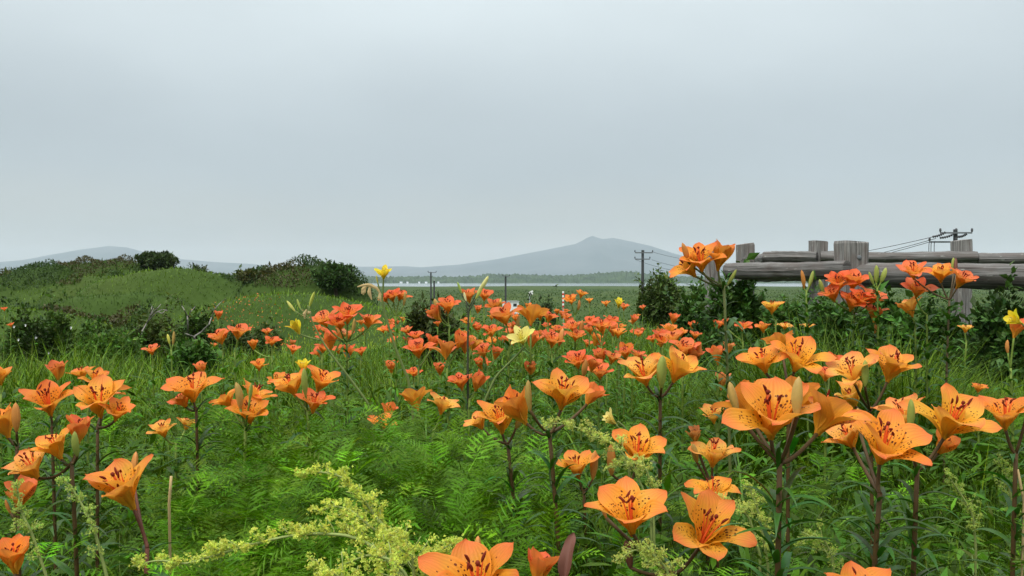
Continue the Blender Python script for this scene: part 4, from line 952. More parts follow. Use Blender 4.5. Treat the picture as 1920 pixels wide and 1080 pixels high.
lily('pair of pointed tan buds on a slim stalk beside the coral-pink lily', 3.6, (321, 655), [('B', 316, 636, 20, -.2, .1, 'y'), ('B', 325, 634, 26, .1, .1, 'm')], 2, 20, stemc=GS)
lily('reddish lily row behind the small leafy shrub', 3.6, (510, 670), [('F', 510, 640, 36, .1, .3, 1, 'r'), ('F', 475, 648, 26, -.1, .1, 0, 'd', .1)], 0, 22, stemc=GS)
lily('weathered orange lily just left of the small-leaved shrub foot', 2.6, (378, 712), [('F', 377, 692, 34, 0, .1, 0, 's')], 0, 20, stemc=GS)
lily('half-faded tall lily back behind the edge clump', 2.6, (108, 725), [('F', 108, 697, 46, .0, .1, 0, 's')], 0, 22, stemc=GS)
lily('small orange lily pair on the clump skyline above the wide lily', 2.3, (165, 735), [('F', 152, 700, 50, -.2, .1, 1, 'd'), ('F', 178, 708, 56, .2, .2, 1, 'd', -.1)], 0, 22, stemc=GS)
lily('small orange lily at the picture edge on the meadow skyline', 2.7, (2, 740), [('F', 0, 708, 44, 0, .2, 0, 'd')], 0, 22, stemc=GS)
lily('bright pair of far lilies beside the striped marker post', 4.6, (1078, 590), [('F', 1070, 562, 34, -.2, .3, 1, 'd'), ('F', 1090, 552, 28, .2, .2, 1, 'd'), ('B', 1085, 572, 20, .1, 0, 'o')], 0, 18, stemc=GS)
# ---- far small lilies on the crest
FAR = [('tiny orange lily in tall grass right of the marker post pair', 1105, 564, 18, 'd'), ('little orange lily alone on the crest below the lake', 1136, 570, 21, 'd'),
       ('small pink-red lily on the crest near the round olive shrub', 1170, 576, 24, 's'), ('tiny salmon lily in the crest grass before the round olive shrub', 1205, 577, 16, 's'),
       ('tiny red lily near the foot of the fence-end bush', 1318, 608, 16, 'r'), ('small red lily under the dark-backed star lily', 1025, 612, 22, 'r'),
       ('small dim lily beside the broad three-headed red one', 1185, 604, 16, 'w'), ('tiny peach lily in the hollow grass at the picture edge', 8, 580, 14, 'r'),
       ('tiny orange lily low in the hollow before the blossom-dotted shrub', 20, 610, 16, 'r')]
for lb, x, y, w, c in FAR:
    d = 200 / w * .85 if w > 17 else 9.0
    lily(lb, min(d, 9.3), (x, y + w * .9), [('F', x, y, w, random.uniform(-.2, .2), .25, 1, c)], 0, 14, stemc=GS)
fr = random.Random(11)
for i in range(104):
    d = fr.uniform(3.6, 9.0); x = fr.uniform(590, 1345) if i < 92 else fr.uniform(330, 620)
    xx = (x - 960) / F * d; zz = g1(xx, d) + fr.uniform(.42, .60); y = HY + (ZC - zz) / d * F
    lily('small red-orange lily bloom dotted among the far meadow grass', d, (x, y + 10), [('F', x, y, 165 / d * fr.uniform(.75, 1), fr.uniform(-.3, .3), fr.uniform(0, .4), fr.choice([0, 1, 1]), fr.choice('rsds'))], 0, 12, stemc=GS, group='small lilies dotted over the far meadow', seed=500 + i)

def name_far_lilies():
    far = [a for a in SEEN if a[1].startswith('small red-orange lily bloom dotted')]; known = [a for a in SEEN if a not in far]; used = set()
    stop = set('a an the of in on at by with and its to beside behind before below above under over next near left right among between from just around'.split())
    for root, lb, (x, y), cc in far:
        cn = {'r': 'red', 's': 'salmon', 'd': 'orange'}.get(cc[0], 'orange')
        for _, kl, (kx, ky), _c in sorted(known, key=lambda a: (a[2][0] - x) ** 2 + 3 * (a[2][1] - y) ** 2)[:6]:
            dx, dy = x - kx, y - ky
            dr = ('above' if dy < 0 else 'below') if abs(dy) > abs(dx) else ('beside, leftward of' if dx < 0 else 'beside, rightward of')
            w = ('small %s lily %s the %s' % (cn, dr, kl)).replace(',', '').split()[:16]
            while w[-1] in stop: w.pop()
            t = ' '.join(w)
            if t not in used: used.add(t); root['label'] = t; break
name_far_lilies()
# ------------------------------------------------------------------ daylilies
YP = {}
for op in (0, 1):
    for inner in (0, 1):
        V, f, uv = petal_mesh(op, inner, 1, 10, 4, .78); YP[op, inner] = mesh_np('petal', V, f, [YPETAL], uv=uv, smooth_=True)
g = Geo(); a_, b_ = pistil_geo(); g.add(*a_, (.75, .62, .1)); g.add(*b_, (.5, .4, .1))
for k in range(6):
    (V, f), (V2, f2) = stamen_geo(40 + k); c, s = math.cos(k * 1.047), math.sin(k * 1.047); Rm = np.array([[c, -s, 0], [s, c, 0], [0, 0, 1]])
    g.add(V @ Rm.T, f, (.75, .62, .1)); g.add(V2 @ Rm.T, f2, (.45, .3, .06))
YCORE = g.mesh('flower', [STEM], True)
def daylily(label, d, path, heads, stemc=(.12, .16, .045), droop=()):
    P = [at(x, y, d) for x, y in path]; b = P[-1]; gz = g1(b.x, b.y); O = Vector((b.x, b.y, gz))
    root = tag(obj('daylily_plant', None, loc=O), label, 'daylily', 'yellow daylilies among the orange lilies')
    pts = np.array([tuple(p - O) for p in P] + [(0.01, .03, -.02)]); rs = random.Random(path[0][0])
    t = np.linspace(0, len(pts) - 1, 24); Q = np.stack([np.interp(t, np.arange(len(pts)), pts[:, k]) for k in range(3)], 1)
    Q[1:-1] = (Q[:-2] + 2 * Q[1:-1] + Q[2:]) / 4
    g = Geo(); V, f = tube(Q, np.linspace(.0022, .0042, 24), 7); g.add(V, f, stemc)
    for h in heads:
        kd, x, y, S, lx, tw, op, colr = h[:8]; q, a = axis_quat(lx, tw, rs.uniform(0, 6)); ctr = at(x, y, d) - O
        k = int(np.argmin(np.linalg.norm(Q - np.array(ctr - a * .06), axis=1))); st = Vector(Q[k])
        if kd == 'F':
            s = S * d / F / DIA[op] * 1.15; bb = ctr - a * (.034 * s)
            fo = obj('flower', YCORE, root, bb, quat=q, scale=s)
            for p in range(6):
                obj('petal', YP[op, p % 2], fo, rot=(rs.gauss(0, .1), rs.gauss(0, .14), p * math.pi / 3 + rs.gauss(0, .08)), color=tuple(v * math.exp(rs.gauss(0, .05)) for v in colr), scale=rs.uniform(.9, 1.05))
        else:
            s = S * d / F / .06; bb = ctr - a * (.03 * s); obj('bud', BUDS[1], root, bb, quat=q, scale=(s * .8, s * .8, s), color=colr)
        V, f = tube(bez(st, st + (bb - st) * .5 - a * .004, bb + a * .002, 6), .0021, 6); g.add(V, f, stemc)
    for dr in droop:
        P2 = np.array([tuple(at(x, y, d) - O) for x, y in dr]); t = np.linspace(0, len(P2) - 1, 12)
        Q2 = np.stack([np.interp(t, np.arange(len(P2)), P2[:, k]) for k in range(3)], 1)
        g2 = Geo(); V, f = tube(Q2, np.interp(t, [0, t[-1] * .5, t[-1]], [.002, .006, .0015]), 6); V[:, 1] = V[:, 1] * .6 + Q2[:, 1].mean() * .4; g2.add(V, f)
        obj('withered_petal', g2.mesh('withered_petal', [DRY]), root)
    obj('stem', g.mesh('stem', [STEM], True), root)
    return root
YL = (.88, .68, .03); YPALE = (.85, .74, .22)
daylily('bright yellow daylily standing tallest with a withered bloom drooping beside it', 2.3, [(719, 524), (718, 545), (716, 560), (722, 590), (740, 650), (775, 735)],
        [('F', 720, 513, 36, .12, .25, 1, YL), ('B', 707, 524, 16, -.2, .1, 0, (.55, .5, .12))],
        droop=[[(716, 556), (708, 541), (692, 534), (680, 535), (670, 538)], [(690, 534), (681, 542), (678, 551)], [(686, 536), (682, 548), (681, 553)], [(694, 535), (692, 548), (697, 562)], [(712, 548), (712, 558), (715, 566)]])
daylily('leafless daylily stalk with pointed green buds over the red lily group', 2.4, [(577, 572), (585, 605), (610, 650), (660, 715), (700, 770)],
        [('B', 585, 561, 30, .35, 0, 0, (.45, .48, .08)), ('B', 546, 574, 26, -.75, 0, 0, (.52, .5, .12)), ('B', 560, 570, 20, -.3, .1, 0, (.4, .45, .1)), ('F', 556, 616, 26, -.5, .2, 0, YL)],
        droop=[[(575, 580), (570, 590), (572, 598)], [(578, 582), (582, 590)]])
daylily('dark slender daylily stalk with pale flaring bud beside the pole', 2.5, [(880, 575), (878, 600), (877, 650), (877, 730)],
        [('B', 905, 533, 38, .62, 0, 0, (.62, .58, .22)), ('B', 861, 540, 24, -.35, .1, 0, (.32, .42, .08)), ('B', 872, 558, 22, -.2, .1, 0, (.75, .68, .35)), ('B', 898, 548, 30, .5, 0, 0, (.4, .42, .08))], stemc=(.045, .05, .03))
daylily('pale yellow nodding daylily with pointed petals in the middle of the meadow', 2.3, [(985, 650), (960, 675), (930, 705), (905, 760)],
        [('F', 978, 634, 52, -.25, .75, 1, YPALE)])
daylily('small pale yellow daylily turned sideways above the yellow-green florets', 1.8, [(1158, 790), (1172, 802), (1180, 850)], [('F', 1146, 788, 26, -1.2, .3, 0, YPALE)])
daylily('yellow daylily at the picture edge with long horizontal petals', 2.1, [(1925, 610), (1935, 640), (1940, 720)], [('F', 1905, 603, 27, -2.8, .1, 0, YL)])
daylily('small lemon daylily bloom on top of the three-bloom lily', 1.95, [(569, 705), (570, 730), (575, 790)], [('F', 568, 690, 24, 0, .2, 0, YL)])
daylily('little yellow daylily far in the crest grass near the round shrub', 4.2, [(1162, 575), (1160, 590), (1160, 640)], [('F', 1160, 570, 18, .1, .3, 0, YL)])

# ------------------------------------------------------------------ yellow-green bedstraw panicles
FLO = []
for i in range(4):
    an = i * 1.5708; FLO.append(((math.cos(an), math.sin(an), .25), (math.cos(an + .55) * .6, math.sin(an + .55) * .6, .15), (math.cos(an - .55) * .6, math.sin(an - .55) * .6, .15)))
fv = [(0, 0, -.35)]; ffc = []
for a, b, c in FLO:
    k = len(fv); fv += [a, b, c]; ffc += [(0, k + 1, k), (0, k, k + 2)]
fv = np.array(fv + [(0, 0, .5), (.3, 0, .1), (-.15, .26, .1), (-.15, -.26, .1)]); k = 13
ffc = np.array(ffc + [(k, k + 1, k + 2), (k, k + 2, k + 3), (k, k + 3, k + 1)])
def panicle(label, d, path, branches, size=1.0, dens=1.0, col=(.55, .62, .12), foot=None, seed=0, leafy=True):
    """bedstraw stalk along picture points (tip first); branches = number of flower clusters along it"""
    rs = np.random.default_rng(seed + 60)
    P = [at(p[0], p[1], d + (p[2] if len(p) > 2 else 0)) for p in path]
    b = P[-1]; fx, fy = (b.x + .02, b.y + .05) if foot is None else foot
    gz = g1(fx, fy); O = Vector((fx, fy, gz)); root = tag(obj('bedstraw_plant', None, loc=O), label, 'bedstraw', 'yellow-green flowering panicles')
    pts = np.array([tuple(p - O) for p in P]); t = np.linspace(0, len(pts) - 1, 40)
    Q = np.stack([np.interp(t, np.arange(len(pts)), pts[:, k]) for k in range(3)], 1)
    for _ in range(3): Q[1:-1] = (Q[:-2] + 2 * Q[1:-1] + Q[2:]) / 4
    Q2 = np.concatenate([Q, [[Q[-1][0] * .5, Q[-1][1] * .5, Q[-1][2] * .5], [0, 0, -.01]]])
    g = Geo(); V, f = tube(Q2, np.linspace(.0008, .0022, len(Q2)), 6); g.add(V, f, (.22, .27, .08))
    T = np.gradient(Q, axis=0); T /= np.linalg.norm(T, axis=1)[:, None] + 1e-9
    for i in range(branches):
        k = int(i / branches * 36 + rs.integers(0, 3)); frac = k / 40
        L = (.007 + .015 * frac) * size * rs.uniform(.7, 1.3)
        out = rs.normal(0, 1, 3); out[2] = abs(out[2]) * .5 + .1; out -= T[k] * out.dot(T[k]); out /= np.linalg.norm(out) + 1e-6
        tip = Q[k] + out * L * .9 - T[k] * L * .6
        V, f = tube(bez(Q[k], Q[k] + out * L * .3, tip, 5), .0006, 5); g.add(V, f, (.25, .30, .09))
        ng = int(2 + 3.2 * frac * size); per = int(15 * dens) ; n = ng * per
        s = np.repeat(rs.uniform(.1, 1.1, ng), per); gl = np.repeat(rs.normal(0, .0030 * (.4 + frac) * size, (ng, 3)), per, 0)
        C = Q[k][None] * (1 - s)[:, None] + tip[None] * s[:, None] + gl + rs.normal(0, .0024, (n, 3))
        ax = rs.normal(0, 1, (n, 3)) + np.array([0, -.2, .6]); M = basis(ax, rs.uniform(0, 6, n)); M = M[:, :, [1, 2, 0]]
        V, f = stamp(fv, ffc, M, .0018 * np.exp(rs.normal(0, .25, n)), C)
        cc = np.clip(np.asarray(col)[None] * np.exp(rs.normal(0, .16, (n, 1))) * np.exp(rs.normal(0, .07, (n, 3))), .01, .8)
        o_ = obj('flower_cluster', mesh_np('flower_cluster', V, f, [TINY], np.repeat(cc, len(fv), 0)), root); o_['kind'] = 'stuff'
    if leafy:                                        # whorls of needle leaves down the stalk
        n = 60; tt = rs.uniform(.0, 1, n); base = Q[-1] * (1 - tt[:, None] * .6); Pn = base + rs.normal(0, .002, (n, 3))
        V, f, m = blades(Pn, rs.uniform(.014, .024, n), np.full(n, .0022), rs.uniform(0, 6.28, n), rs.uniform(.8, 1.4, n), rs.uniform(0, .5, n), 2)
        g.add(V, f, (.10, .17, .04))
    obj('stem', g.mesh('stem', [STEM], True), root)
    return root
panicle('arching yellow-green panicle with its tip curled over in the feathery leaves', .98, [(563, 890), (600, 884), (640, 893), (668, 915), (690, 950), (722, 990), (745, 1030), (760, 1100)], 26, 1.0, 1.2, seed=1)
panicle('drooping side panicle of yellow-green florets below the curled one', .95, [(597, 962), (625, 948), (655, 955), (680, 975), (710, 1000), (740, 1050), (755, 1100)], 18, 1.0, 1.2, seed=2)
panicle('long low yellow-green panicle lying across the bottom toward the alone lily', .92, [(247, 1062), (300, 1048), (345, 1060), (400, 1042), (470, 1022), (540, 1004), (600, 1000), (660, 1004), (710, 1030), (760, 1090)], 42, 1.0, 1.2, seed=3)
panicle('dense yellow-green floret mass beside the bottom-cut lily', .90, [(745, 992), (758, 1010), (768, 1030), (775, 1060), (778, 1110)], 15, 1.2, .9, seed=4)
panicle('broad floret spray spreading low in front of the dense mass', .86, [(640, 1060), (690, 1040), (730, 1048), (760, 1075), (775, 1120)], 9, 1.0, .9, seed=5)
panicle('small bright floret spray against the bottom-cut lily', .95, [(865, 1018), (838, 1024), (812, 1040), (800, 1070), (790, 1110)], 16, 1.0, 1.1, seed=6)
panicle('bottom-edge floret tuft in the corner of the dense mass', .84, [(585, 1066), (610, 1070), (640, 1085), (660, 1120)], 12, 1.1, 1.1, seed=7)
panicle('nodding yellow-green panicle crossing the tall-stemmed spotted lily', 1.38, [(1018, 797), (1050, 793), (1085, 803), (1120, 820), (1150, 830), (1185, 870), (1220, 950)], 26, 1.15, 1.1, seed=8, col=(.50, .57, .15))
panicle('short floret spray under the flat-spread spotted lily', 1.38, [(1140, 878), (1170, 872), (1200, 868), (1215, 885), (1225, 950)], 14, 1.0, 1.0, seed=9, col=(.50, .57, .15))
panicle('floret spray behind the grass below the two broad spotted lilies', 1.05, [(1158, 1050), (1190, 1030), (1225, 1040), (1250, 1065), (1262, 1110)], 18, 1.1, 1.0, seed=10, col=(.46, .54, .13))
panicle('thin greenish panicle at the picture edge beside the low lily pair', 1.2, [(30, 905), (35, 930), (40, 960), (60, 1000), (90, 1090)], 14, .9, .9, seed=11, col=(.40, .50, .12))
panicle('budding green panicle curving beneath the alone lily', 1.15, [(112, 900), (130, 908), (150, 940), (175, 985), (200, 1080)], 14, .8, .8, seed=12, col=(.38, .50, .12))
panicle('small loose floret sprays beside the stalk of the largest cluster', 1.25, [(1405, 905), (1410, 930), (1420, 950), (1430, 1000), (1440, 1060)], 16, 1.2, .8, seed=13, col=(.46, .54, .13))
panicle('loose floret spray reaching under the lily with the raised petal', 1.3, [(1300, 945), (1340, 940), (1380, 950), (1405, 970), (1425, 1040)], 16, 1.1, .8, seed=14, col=(.50, .57, .15))
panicle('dim green floret spray deep in grass right of the starry lily stalk', 1.5, [(1775, 885), (1790, 910), (1810, 940), (1825, 970), (1830, 1030)], 16, 1.2, .8, seed=15, col=(.34, .45, .10))
panicle('faint floret spray between the starry lily stalk and the largest cluster', 1.25, [(1500, 1020), (1520, 1005), (1545, 1012), (1560, 1040), (1565, 1090)], 14, 1.1, .8, seed=16, col=(.36, .46, .10))
panicle('upright green floret spray low at the edge in the grass', 1.4, [(1870, 860), (1885, 885), (1895, 930), (1900, 1000)], 12, 1.1, .8, seed=17, col=(.34, .45, .10))

# ------------------------------------------------------------------ dry stalks and brown leaf
def straw(label, d, x0, y0, x1, y1, r, mat=DRY, nm='dry_stalk'):
    a, b = at(x0, y0, d), at(x1, y1, d); gz = g1(b.x, b.y); O = np.array((b.x, b.y, gz))
    V, f = tube(np.array([tuple(a), tuple(a * .5 + b * .5), tuple(b), (b.x, b.y + .02, gz)]) - O, [r * .9, r, r, r * .6], 7); g = Geo(); g.add(V, f)
    tag(obj(nm, g.mesh(nm, [mat], True), loc=O), label, 'dry stalk')
straw('short tan dry straw standing upright in the feathery leaves', 1.3, 321, 893, 317, 945, .0022)
straw('thin tan dry stalk at the picture edge by the starry lily grass', 1.35, 1908, 880, 1920, 940, .002)
def brown_leaf():
    b = at(1062, 1110, .84); gz = g1(b.x, b.y); O = np.array((b.x, b.y, gz)); r = tag(obj('withered_leaf', None, loc=O), 'withered brown leaf pointing up beside the bottom-cut lily', 'leaf')
    base = np.array(tuple(at(1056, 1108, .84))) - O
    V, f, uv = petal_mesh(0, 0, 2); V = (V * np.array([1, .36, .6])) @ np.array(Matrix.Rotation(1.2, 3, 'Z')).T + base
    g = Geo(); g.add(V, f); obj('leaf_blade', g.mesh('leaf_blade', [BARNISH], True), r)
    V, f = tube([base, base * .5, (0, 0, -.01)], .002, 6); g = Geo(); g.add(V, f); obj('stalk', g.mesh('stalk', [BARNISH]), r)
brown_leaf()

# ------------------------------------------------------------------ ground cover: feathery leaves
def feather_proto(seed, pairs=8):
    r = np.random.default_rng(seed); V = []; Fc = []
    def tri(a, b, c): k = len(V); V.extend([a, b, c]); Fc.append((k, k + 1, k + 2))
    def lobe(p, ang, L, w, z0, z1):
        c, s = math.cos(ang), math.sin(ang); q = (p[0] + c * L, p[1] + s * L, z1)
        m = (p[0] + c * L * .45, p[1] + s * L * .45, (z0 + z1) / 2 + .006)
        tri((p[0] - s * w * .1, p[1] + c * w * .1, z0), (m[0] - s * w, m[1] + c * w, m[2]), q); tri((p[0] + s * w * .1, p[1] - c * w * .1, z0), q, (m[0] + s * w, m[1] - c * w, m[2]))
    tri((-.25, .010, 0), (-.25, -.010, 0), (1, 0, 0))
    for i in range(pairs):
        t = .06 + .9 * i / (pairs - 1); L = .46 * math.sin(math.pi * (t * .78 + .22)) * r.uniform(.85, 1.15) + .05
        for sd in (-1, 1):
            an = sd * (math.radians(62) - t * .35 + r.normal(0, .06)); z = r.normal(0, .02); tz = .10 * L + r.normal(0, .03)
            lobe((t, 0), an, L, .030, 0, tz)
            for q, fr_ in enumerate((.4, .72)):
                p = (t + math.cos(an) * L * fr_, math.sin(an) * L * fr_); lz = tz * fr_
                for s2 in (-1, 1): lobe_l = L * .42 * (1 - fr_ * .55); lobe2(V, Fc, p, an + s2 * .75, lobe_l, .016, lz)
    lobe((.95, 0), 0, .2, .03, 0, -.02)
    return np.array(V), np.array(Fc)
def lobe2(V, Fc, p, ang, L, w, z):
    c, s = math.cos(ang), math.sin(ang); k = len(V)
    V.extend([(p[0] - s * w * .6, p[1] + c * w * .6, z), (p[0] + s * w * .6, p[1] - c * w * .6, z), (p[0] + c * L, p[1] + s * L, z + .01)]); Fc.append((k, k + 1, k + 2))
FP = [feather_proto(1), feather_proto(2, 7)]
def feather_stuff():
    r = np.random.default_rng(77); Pos = []; 
    def plant(x, y, h, nl, sz):
        gz = g1(x, y)
        for i in range(nl):
            t = r.uniform(.25, 1) ** .8; Pos.append((x + r.normal(0, .012), y + r.normal(0, .012), gz + h * t, r.uniform(0, 6.28), t, sz * r.uniform(.75, 1.25)))
    n = 0
    while n < 330:                                    # the big feathery patch
        d = r.uniform(1.12, 2.15); px = r.uniform(330, 1040); n += 1
        top = np.interp(px, [330, 400, 470, 560, 700, 800, 860, 960, 1040], [835, 800, 790, 778, 785, 800, 792, 830, 900])
        x = (px - 960) / F * d; hmax = ZC - (top - HY) / F * 1.95
        plant(x, d, min(hmax, .60) * r.uniform(.72, 1.02) - (.06 if d < 1.4 else 0), 15, .075)
    for _ in range(150):                              # thinner elsewhere
        d = r.uniform(1.15, 3.4); px = r.uniform(-100, 2050); plant((px - 960) / F * d, d, r.uniform(.30, .46), 10, .07)
    A = np.array(Pos); n = len(A)
    elv = .85 - .75 * (1 - A[:, 4]) + r.normal(0, .25, n)
    ax = np.stack([np.cos(A[:, 3]) * np.cos(elv), np.sin(A[:, 3]) * np.cos(elv), np.sin(elv)], 1)
    M = basis(ax, r.normal(0, .25, n)); k = r.integers(0, 2, n); Vs, Fs, Cs = [], [], []; off = 0
    col = jitter((.115, .205, .011), n, .36, .10)
    for q in (0, 1):
        s = k == q; T = A[s, :3] + ax[s] * (.25 * A[s, 5])[:, None]
        V, f = stamp(*FP[q], M[s], A[s, 5], T, droop=r.uniform(.15, .55, s.sum())); Vs.append(V); Fs.append(f + off); off += len(V); Cs.append(np.repeat(col[s], len(FP[q][0]), 0))
    o_ = kind(obj('feathery_foliage', mesh_np('feathery_foliage', np.concatenate(Vs), np.concatenate(Fs), [FEATHER], np.concatenate(Cs))), 'stuff')
    o_['label'] = 'soft feathery green ground foliage between the lilies'; o_['category'] = 'foliage'
feather_stuff()

# ------------------------------------------------------------------ ground cover: grass
def grass_zone(name, label, n, d0, d1, hr, wr, segs, cols, power=1.0, pxr=None, margin=.8, thr=(.05, .5), br=(.2, 1.3), seed=0, zone=None):
    r = np.random.default_rng(seed + 900)
    d = np.exp(r.uniform(math.log(d0), math.log(d1), n)) if power == 1 else d0 + (d1 - d0) * r.uniform(0, 1, n) ** power
    if pxr is None: x = r.uniform(-1, 1, n) * (.62 * d + margin)
    else: x = (r.uniform(pxr[0], pxr[1], n) - 960) / F * d
    if zone is not None:
        keep = zone(x, d); x, d = x[keep], d[keep]; n = len(x)
    # clumping
    P = np.stack([x, d, ground(x, d) - .01], 1)
    cl = .75 + .45 * vnoise(x, d, 4.0, 31) + .2 * vnoise(x, d, 11.0, 33)
    h = r.uniform(*hr, n) * np.clip(cl, .55, 1.3); w = r.uniform(*wr, n)
    V, f, m = blades(P, h, w, r.uniform(0, 6.28, n), r.uniform(*thr, n), r.uniform(*br, n), segs)
    k = r.integers(0, len(cols), n); cc = np.asarray(cols)[k]
    patch = np.exp(.22 * vnoise(x, d, 1.7, 35))[:, None]
    c = np.clip(cc * patch * np.exp(r.normal(0, .2, (n, 1))) * np.exp(r.normal(0, .08, (n, 3))), .004, .6)
    o_ = kind(obj(name, mesh_np(name, V, f, [GRASS], np.repeat(c, m, 0))), 'stuff'); o_['label'] = label; o_['category'] = 'grass'
G1, G2, G3, G4 = (.112, .172, .010), (.185, .24, .011), (.058, .105, .009), (.15, .18, .03)
grass_zone('grass', 'fine near grass blades between the lily stems', 66000, .85, 3.6, (.27, .52), (.0022, .0046), 3, [G1, G2, G3, G1], seed=1)
grass_zone('grass', 'wider mid-meadow grass blades around the red lilies', 92000, 3.0, 11.5, (.30, .56), (.005, .011), 3, [G1, G2, G2, G3], power=1.35, seed=2)
grass_zone('grass', 'long arching pale grass blades rising above the meadow', 1900, 1.5, 7.0, (.52, .85), (.004, .008), 8, [G2, (.12, .2, .05), G1], br=(1.2, 2.3), thr=(.02, .3), seed=3)
grass_zone('grass', 'narrow dark lily-like leaves in the undergrowth', 5200, 1.0, 3.0, (.08, .15), (.007, .013), 5, [(.05, .115, .018), (.07, .15, .02)], thr=(.3, .9), br=(.6, 1.6), seed=4)
grass_zone('grass', 'tall bright grass clump beside the fence end', 1600, 3.9, 5.6, (.5, .78), (.004, .009), 7, [G2, (.1, .21, .03)], pxr=(1165, 1310), br=(.6, 2.0), thr=(.0, .3), seed=5)
grass_zone('grass', 'tall uneven grass standing before the fence bushes', 16000, 2.9, 4.3, (.46, .74), (.003, .007), 6, [G1, G2, G2, G3], pxr=(1380, 2020), br=(.3, 1.5), thr=(0, .35), seed=7)
grass_zone('grass', 'bright fresh grass below the fence bushes', 3000, 3.0, 4.0, (.34, .5), (.004, .007), 5, [(.09, .2, .025), G2], pxr=(1480, 1600), seed=6)

grass_zone('grass', 'scattered dry straw-coloured blades among the green', 1500, 1.0, 6.0, (.25, .5), (.0018, .004), 5, [(.55, .42, .3), (.42, .3, .2)], br=(.2, 1.8), seed=9)
# second storey of leaves lifted to the canopy so that soil never shows
def canopy_leaves():
    r = np.random.default_rng(5); n = 36000
    d = np.exp(r.uniform(math.log(.95), math.log(4.5), n)); x = r.uniform(-1, 1, n) * (.62 * d + .8)
    z = ground(x, d) + r.uniform(.10, .42, n) * np.clip(.8 + .4 * vnoise(x, d, 3.0, 41), .5, 1.2)
    az = r.uniform(0, 6.28, n); e = r.normal(.25, .4, n); ax = np.stack([np.cos(az) * np.cos(e), np.sin(az) * np.cos(e), np.sin(e)], 1)
    pv = np.array([(0, 0, 0), (.3, .11, .04), (.7, .08, .02), (1, 0, -.06), (.7, -.08, .02), (.3, -.11, .04)]); pf = np.array([(0, 1, 5), (1, 2, 4), (1, 4, 5), (2, 3, 4)])
    V, f = stamp(pv, pf, basis(ax, r.normal(0, .6, n)), r.uniform(.03, .075, n), np.stack([x, d, z], 1))
    c = jitter((.078, .138, .011), n, .38, .12)
    o_ = kind(obj('undergrowth', mesh_np('undergrowth', V, f, [GRASS], np.repeat(c, 6, 0))), 'stuff'); o_['label'] = 'small green leaves filling the undergrowth'; o_['category'] = 'undergrowth'
canopy_leaves()

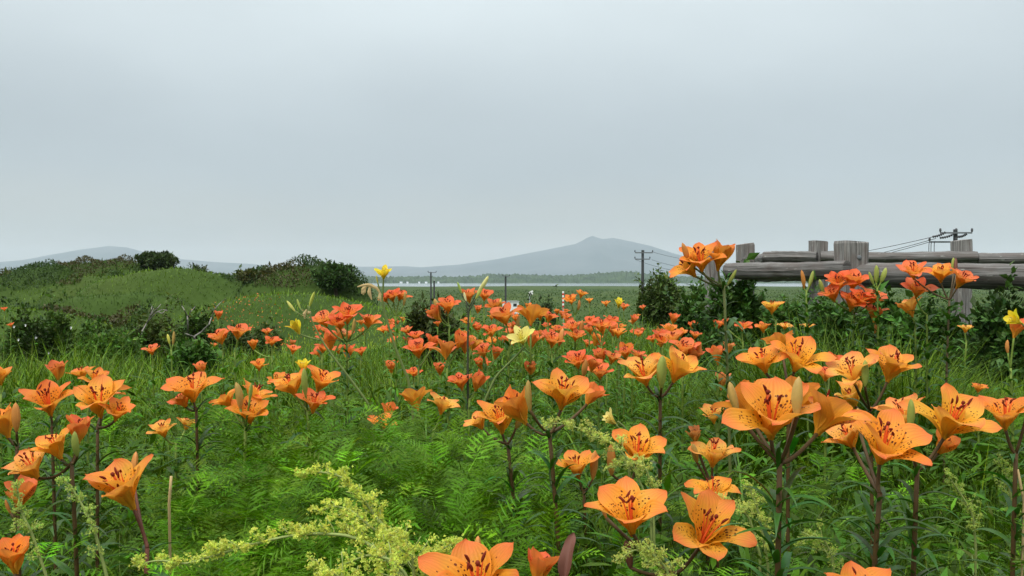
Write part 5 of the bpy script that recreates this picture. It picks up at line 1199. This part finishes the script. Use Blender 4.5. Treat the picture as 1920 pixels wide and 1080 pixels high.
# dune turf, dune scrub, plain tufts
def dune_cover():
    r = np.random.default_rng(8); n = 104000
    d = 9 + 85 * r.uniform(0, 1, n) ** 1.25; px = r.uniform(-250, 900, n); x = (px - 960) / F * d; z = ground(x, d)
    h = (.12 + .0016 * d) * np.exp(r.normal(0, .3, n)); w = .008 + .0007 * d
    V, f, m = blades(np.stack([x, d, z - .03], 1), h, w * np.exp(r.normal(0, .25, n)), r.uniform(0, 6.28, n), r.uniform(0, .7, n), r.uniform(.2, 1.2, n), 2)
    pt = vnoise(x, d, .35, 51); c = np.where((pt > .15)[:, None], np.array([(.115, .155, .026)]), np.array([(.062, .105, .018)]))
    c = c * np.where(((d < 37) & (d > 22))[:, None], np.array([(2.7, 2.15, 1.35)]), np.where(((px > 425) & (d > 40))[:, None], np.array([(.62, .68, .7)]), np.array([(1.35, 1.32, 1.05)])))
    lay = np.interp(d, [30, 34, 37, 39, 42, 44, 48, 56, 60, 64, 67, 72, 80], [1.1, 1.0, .8, 1.05, .8, 1.1, .85, .9, 1.15, .85, 1.1, .85, .9])
    c = c * lay[:, None]
    c = np.clip(c * np.exp(.25 * vnoise(x, d, 1.3, 52) + .22 * vnoise(x, d, .2, 53))[:, None] * np.exp(r.normal(0, .18, (n, 1))), .01, .5)
    o_ = kind(obj('dune_grass', mesh_np('dune_grass', V, f, [GRASS], np.repeat(c, m, 0))), 'stuff'); o_['label'] = 'short grass covering the rolling dunes'; o_['category'] = 'grass'
    # low heath-like scrub patches on the dune shoulders
    n = 240000; d = 36 + 50 * r.uniform(0, 1, n); px = r.uniform(-250, 720, n); x = (px - 960) / F * d; z = ground(x, d)
    row = HY + (ZC - z) / d * F
    mask = vnoise(x, d, .30, 61) + .35 * vnoise(x, d, 1.1, 62)
    ridge = np.interp(px, [-250, 0, 100, 200, 300, 400, 440, 520, 600, 690], [552, 548, 540, 524, 508, 510, 538, 540, 545, 560])
    keep = ((row < ridge) & (mask > np.where(px > 425, -.62, -.22))) | (mask > .50)
    x, d, z, mk = x[keep], d[keep], z[keep], mask[keep]; n = len(x)
    hh = np.clip(.30 + .6 * vnoise(x, d, 1.6, 63), .05, .95) * r.uniform(0, 1, n) ** .5
    ax = r.normal(0, .6, (n, 3)) + np.array([0, 0, .7])
    V, f = stamp(*LEAFP, basis(ax, r.uniform(-1, 1, n)), .125 * np.exp(r.normal(0, .3, n)), np.stack([x, d, z + hh], 1))
    br = vnoise(x, d, .45, 64); c = np.where((br > .05)[:, None], np.array([(.075, .066, .024)]), np.array([(.040, .075, .018)]))
    c = np.clip(c * np.exp(r.normal(0, .25, (n, 1))), .01, .4)
    o_ = kind(obj('dune_scrub_undergrowth', mesh_np('dune_scrub_undergrowth', V, f, [SHRUB], np.repeat(c, len(LEAFP[0]), 0))), 'stuff'); o_['label'] = 'low brown and dark green scrub matting the dune shoulders'; o_['category'] = 'scrub'
    # orange specks of lilies on the dune slope
    n = 420; d = r.uniform(24, 30, n); px = r.normal(470, 60, n); x = (px - 960) / F * d; z = ground(x, d) + r.uniform(.15, .35, n)
    V, f = stamp(*LEAFP, basis(r.normal(0, 1, (n, 3)) + np.array([0, -.5, .5]), r.uniform(-1, 1, n)), np.full(n, .075), np.stack([x, d, z], 1))
    c = jitter((.6, .16, .04), n, .2, .1); o_ = kind(obj('far_blossoms', mesh_np('far_blossoms', V, f, [SHRUB], np.repeat(c, len(LEAFP[0]), 0))), 'stuff'); o_['label'] = 'orange specks of far lilies on the smooth dune'; o_['category'] = 'flowers'
    # reeds and sedge tufts over the plain
    n = 30000; d = np.exp(r.uniform(math.log(60), math.log(700), n)); x = r.uniform(-.66, .66, n) * d; z = ground(x, d)
    h = (.30 + .00045 * d) * np.exp(r.normal(0, .3, n)); V, f, m = blades(np.stack([x, d, z], 1), h, .10 + .0018 * d, r.uniform(0, 6.28, n), r.uniform(0, .4, n), r.uniform(0, .6, n), 2)
    pt = vnoise(x, d * .25, .02, 71); c = np.where((pt > .1)[:, None], np.array([(.095, .125, .032)]), np.array([(.07, .11, .024)])); c = np.clip(c * np.exp(r.normal(0, .08, (n, 1))), .01, .5)
    o_ = kind(obj('plain_grass', mesh_np('plain_grass', V, f, [GRASS], np.repeat(c, m, 0))), 'stuff'); o_['label'] = 'reedy green grass over the wide plain'; o_['category'] = 'grass'
dune_cover()
bpy.context.view_layer.update()
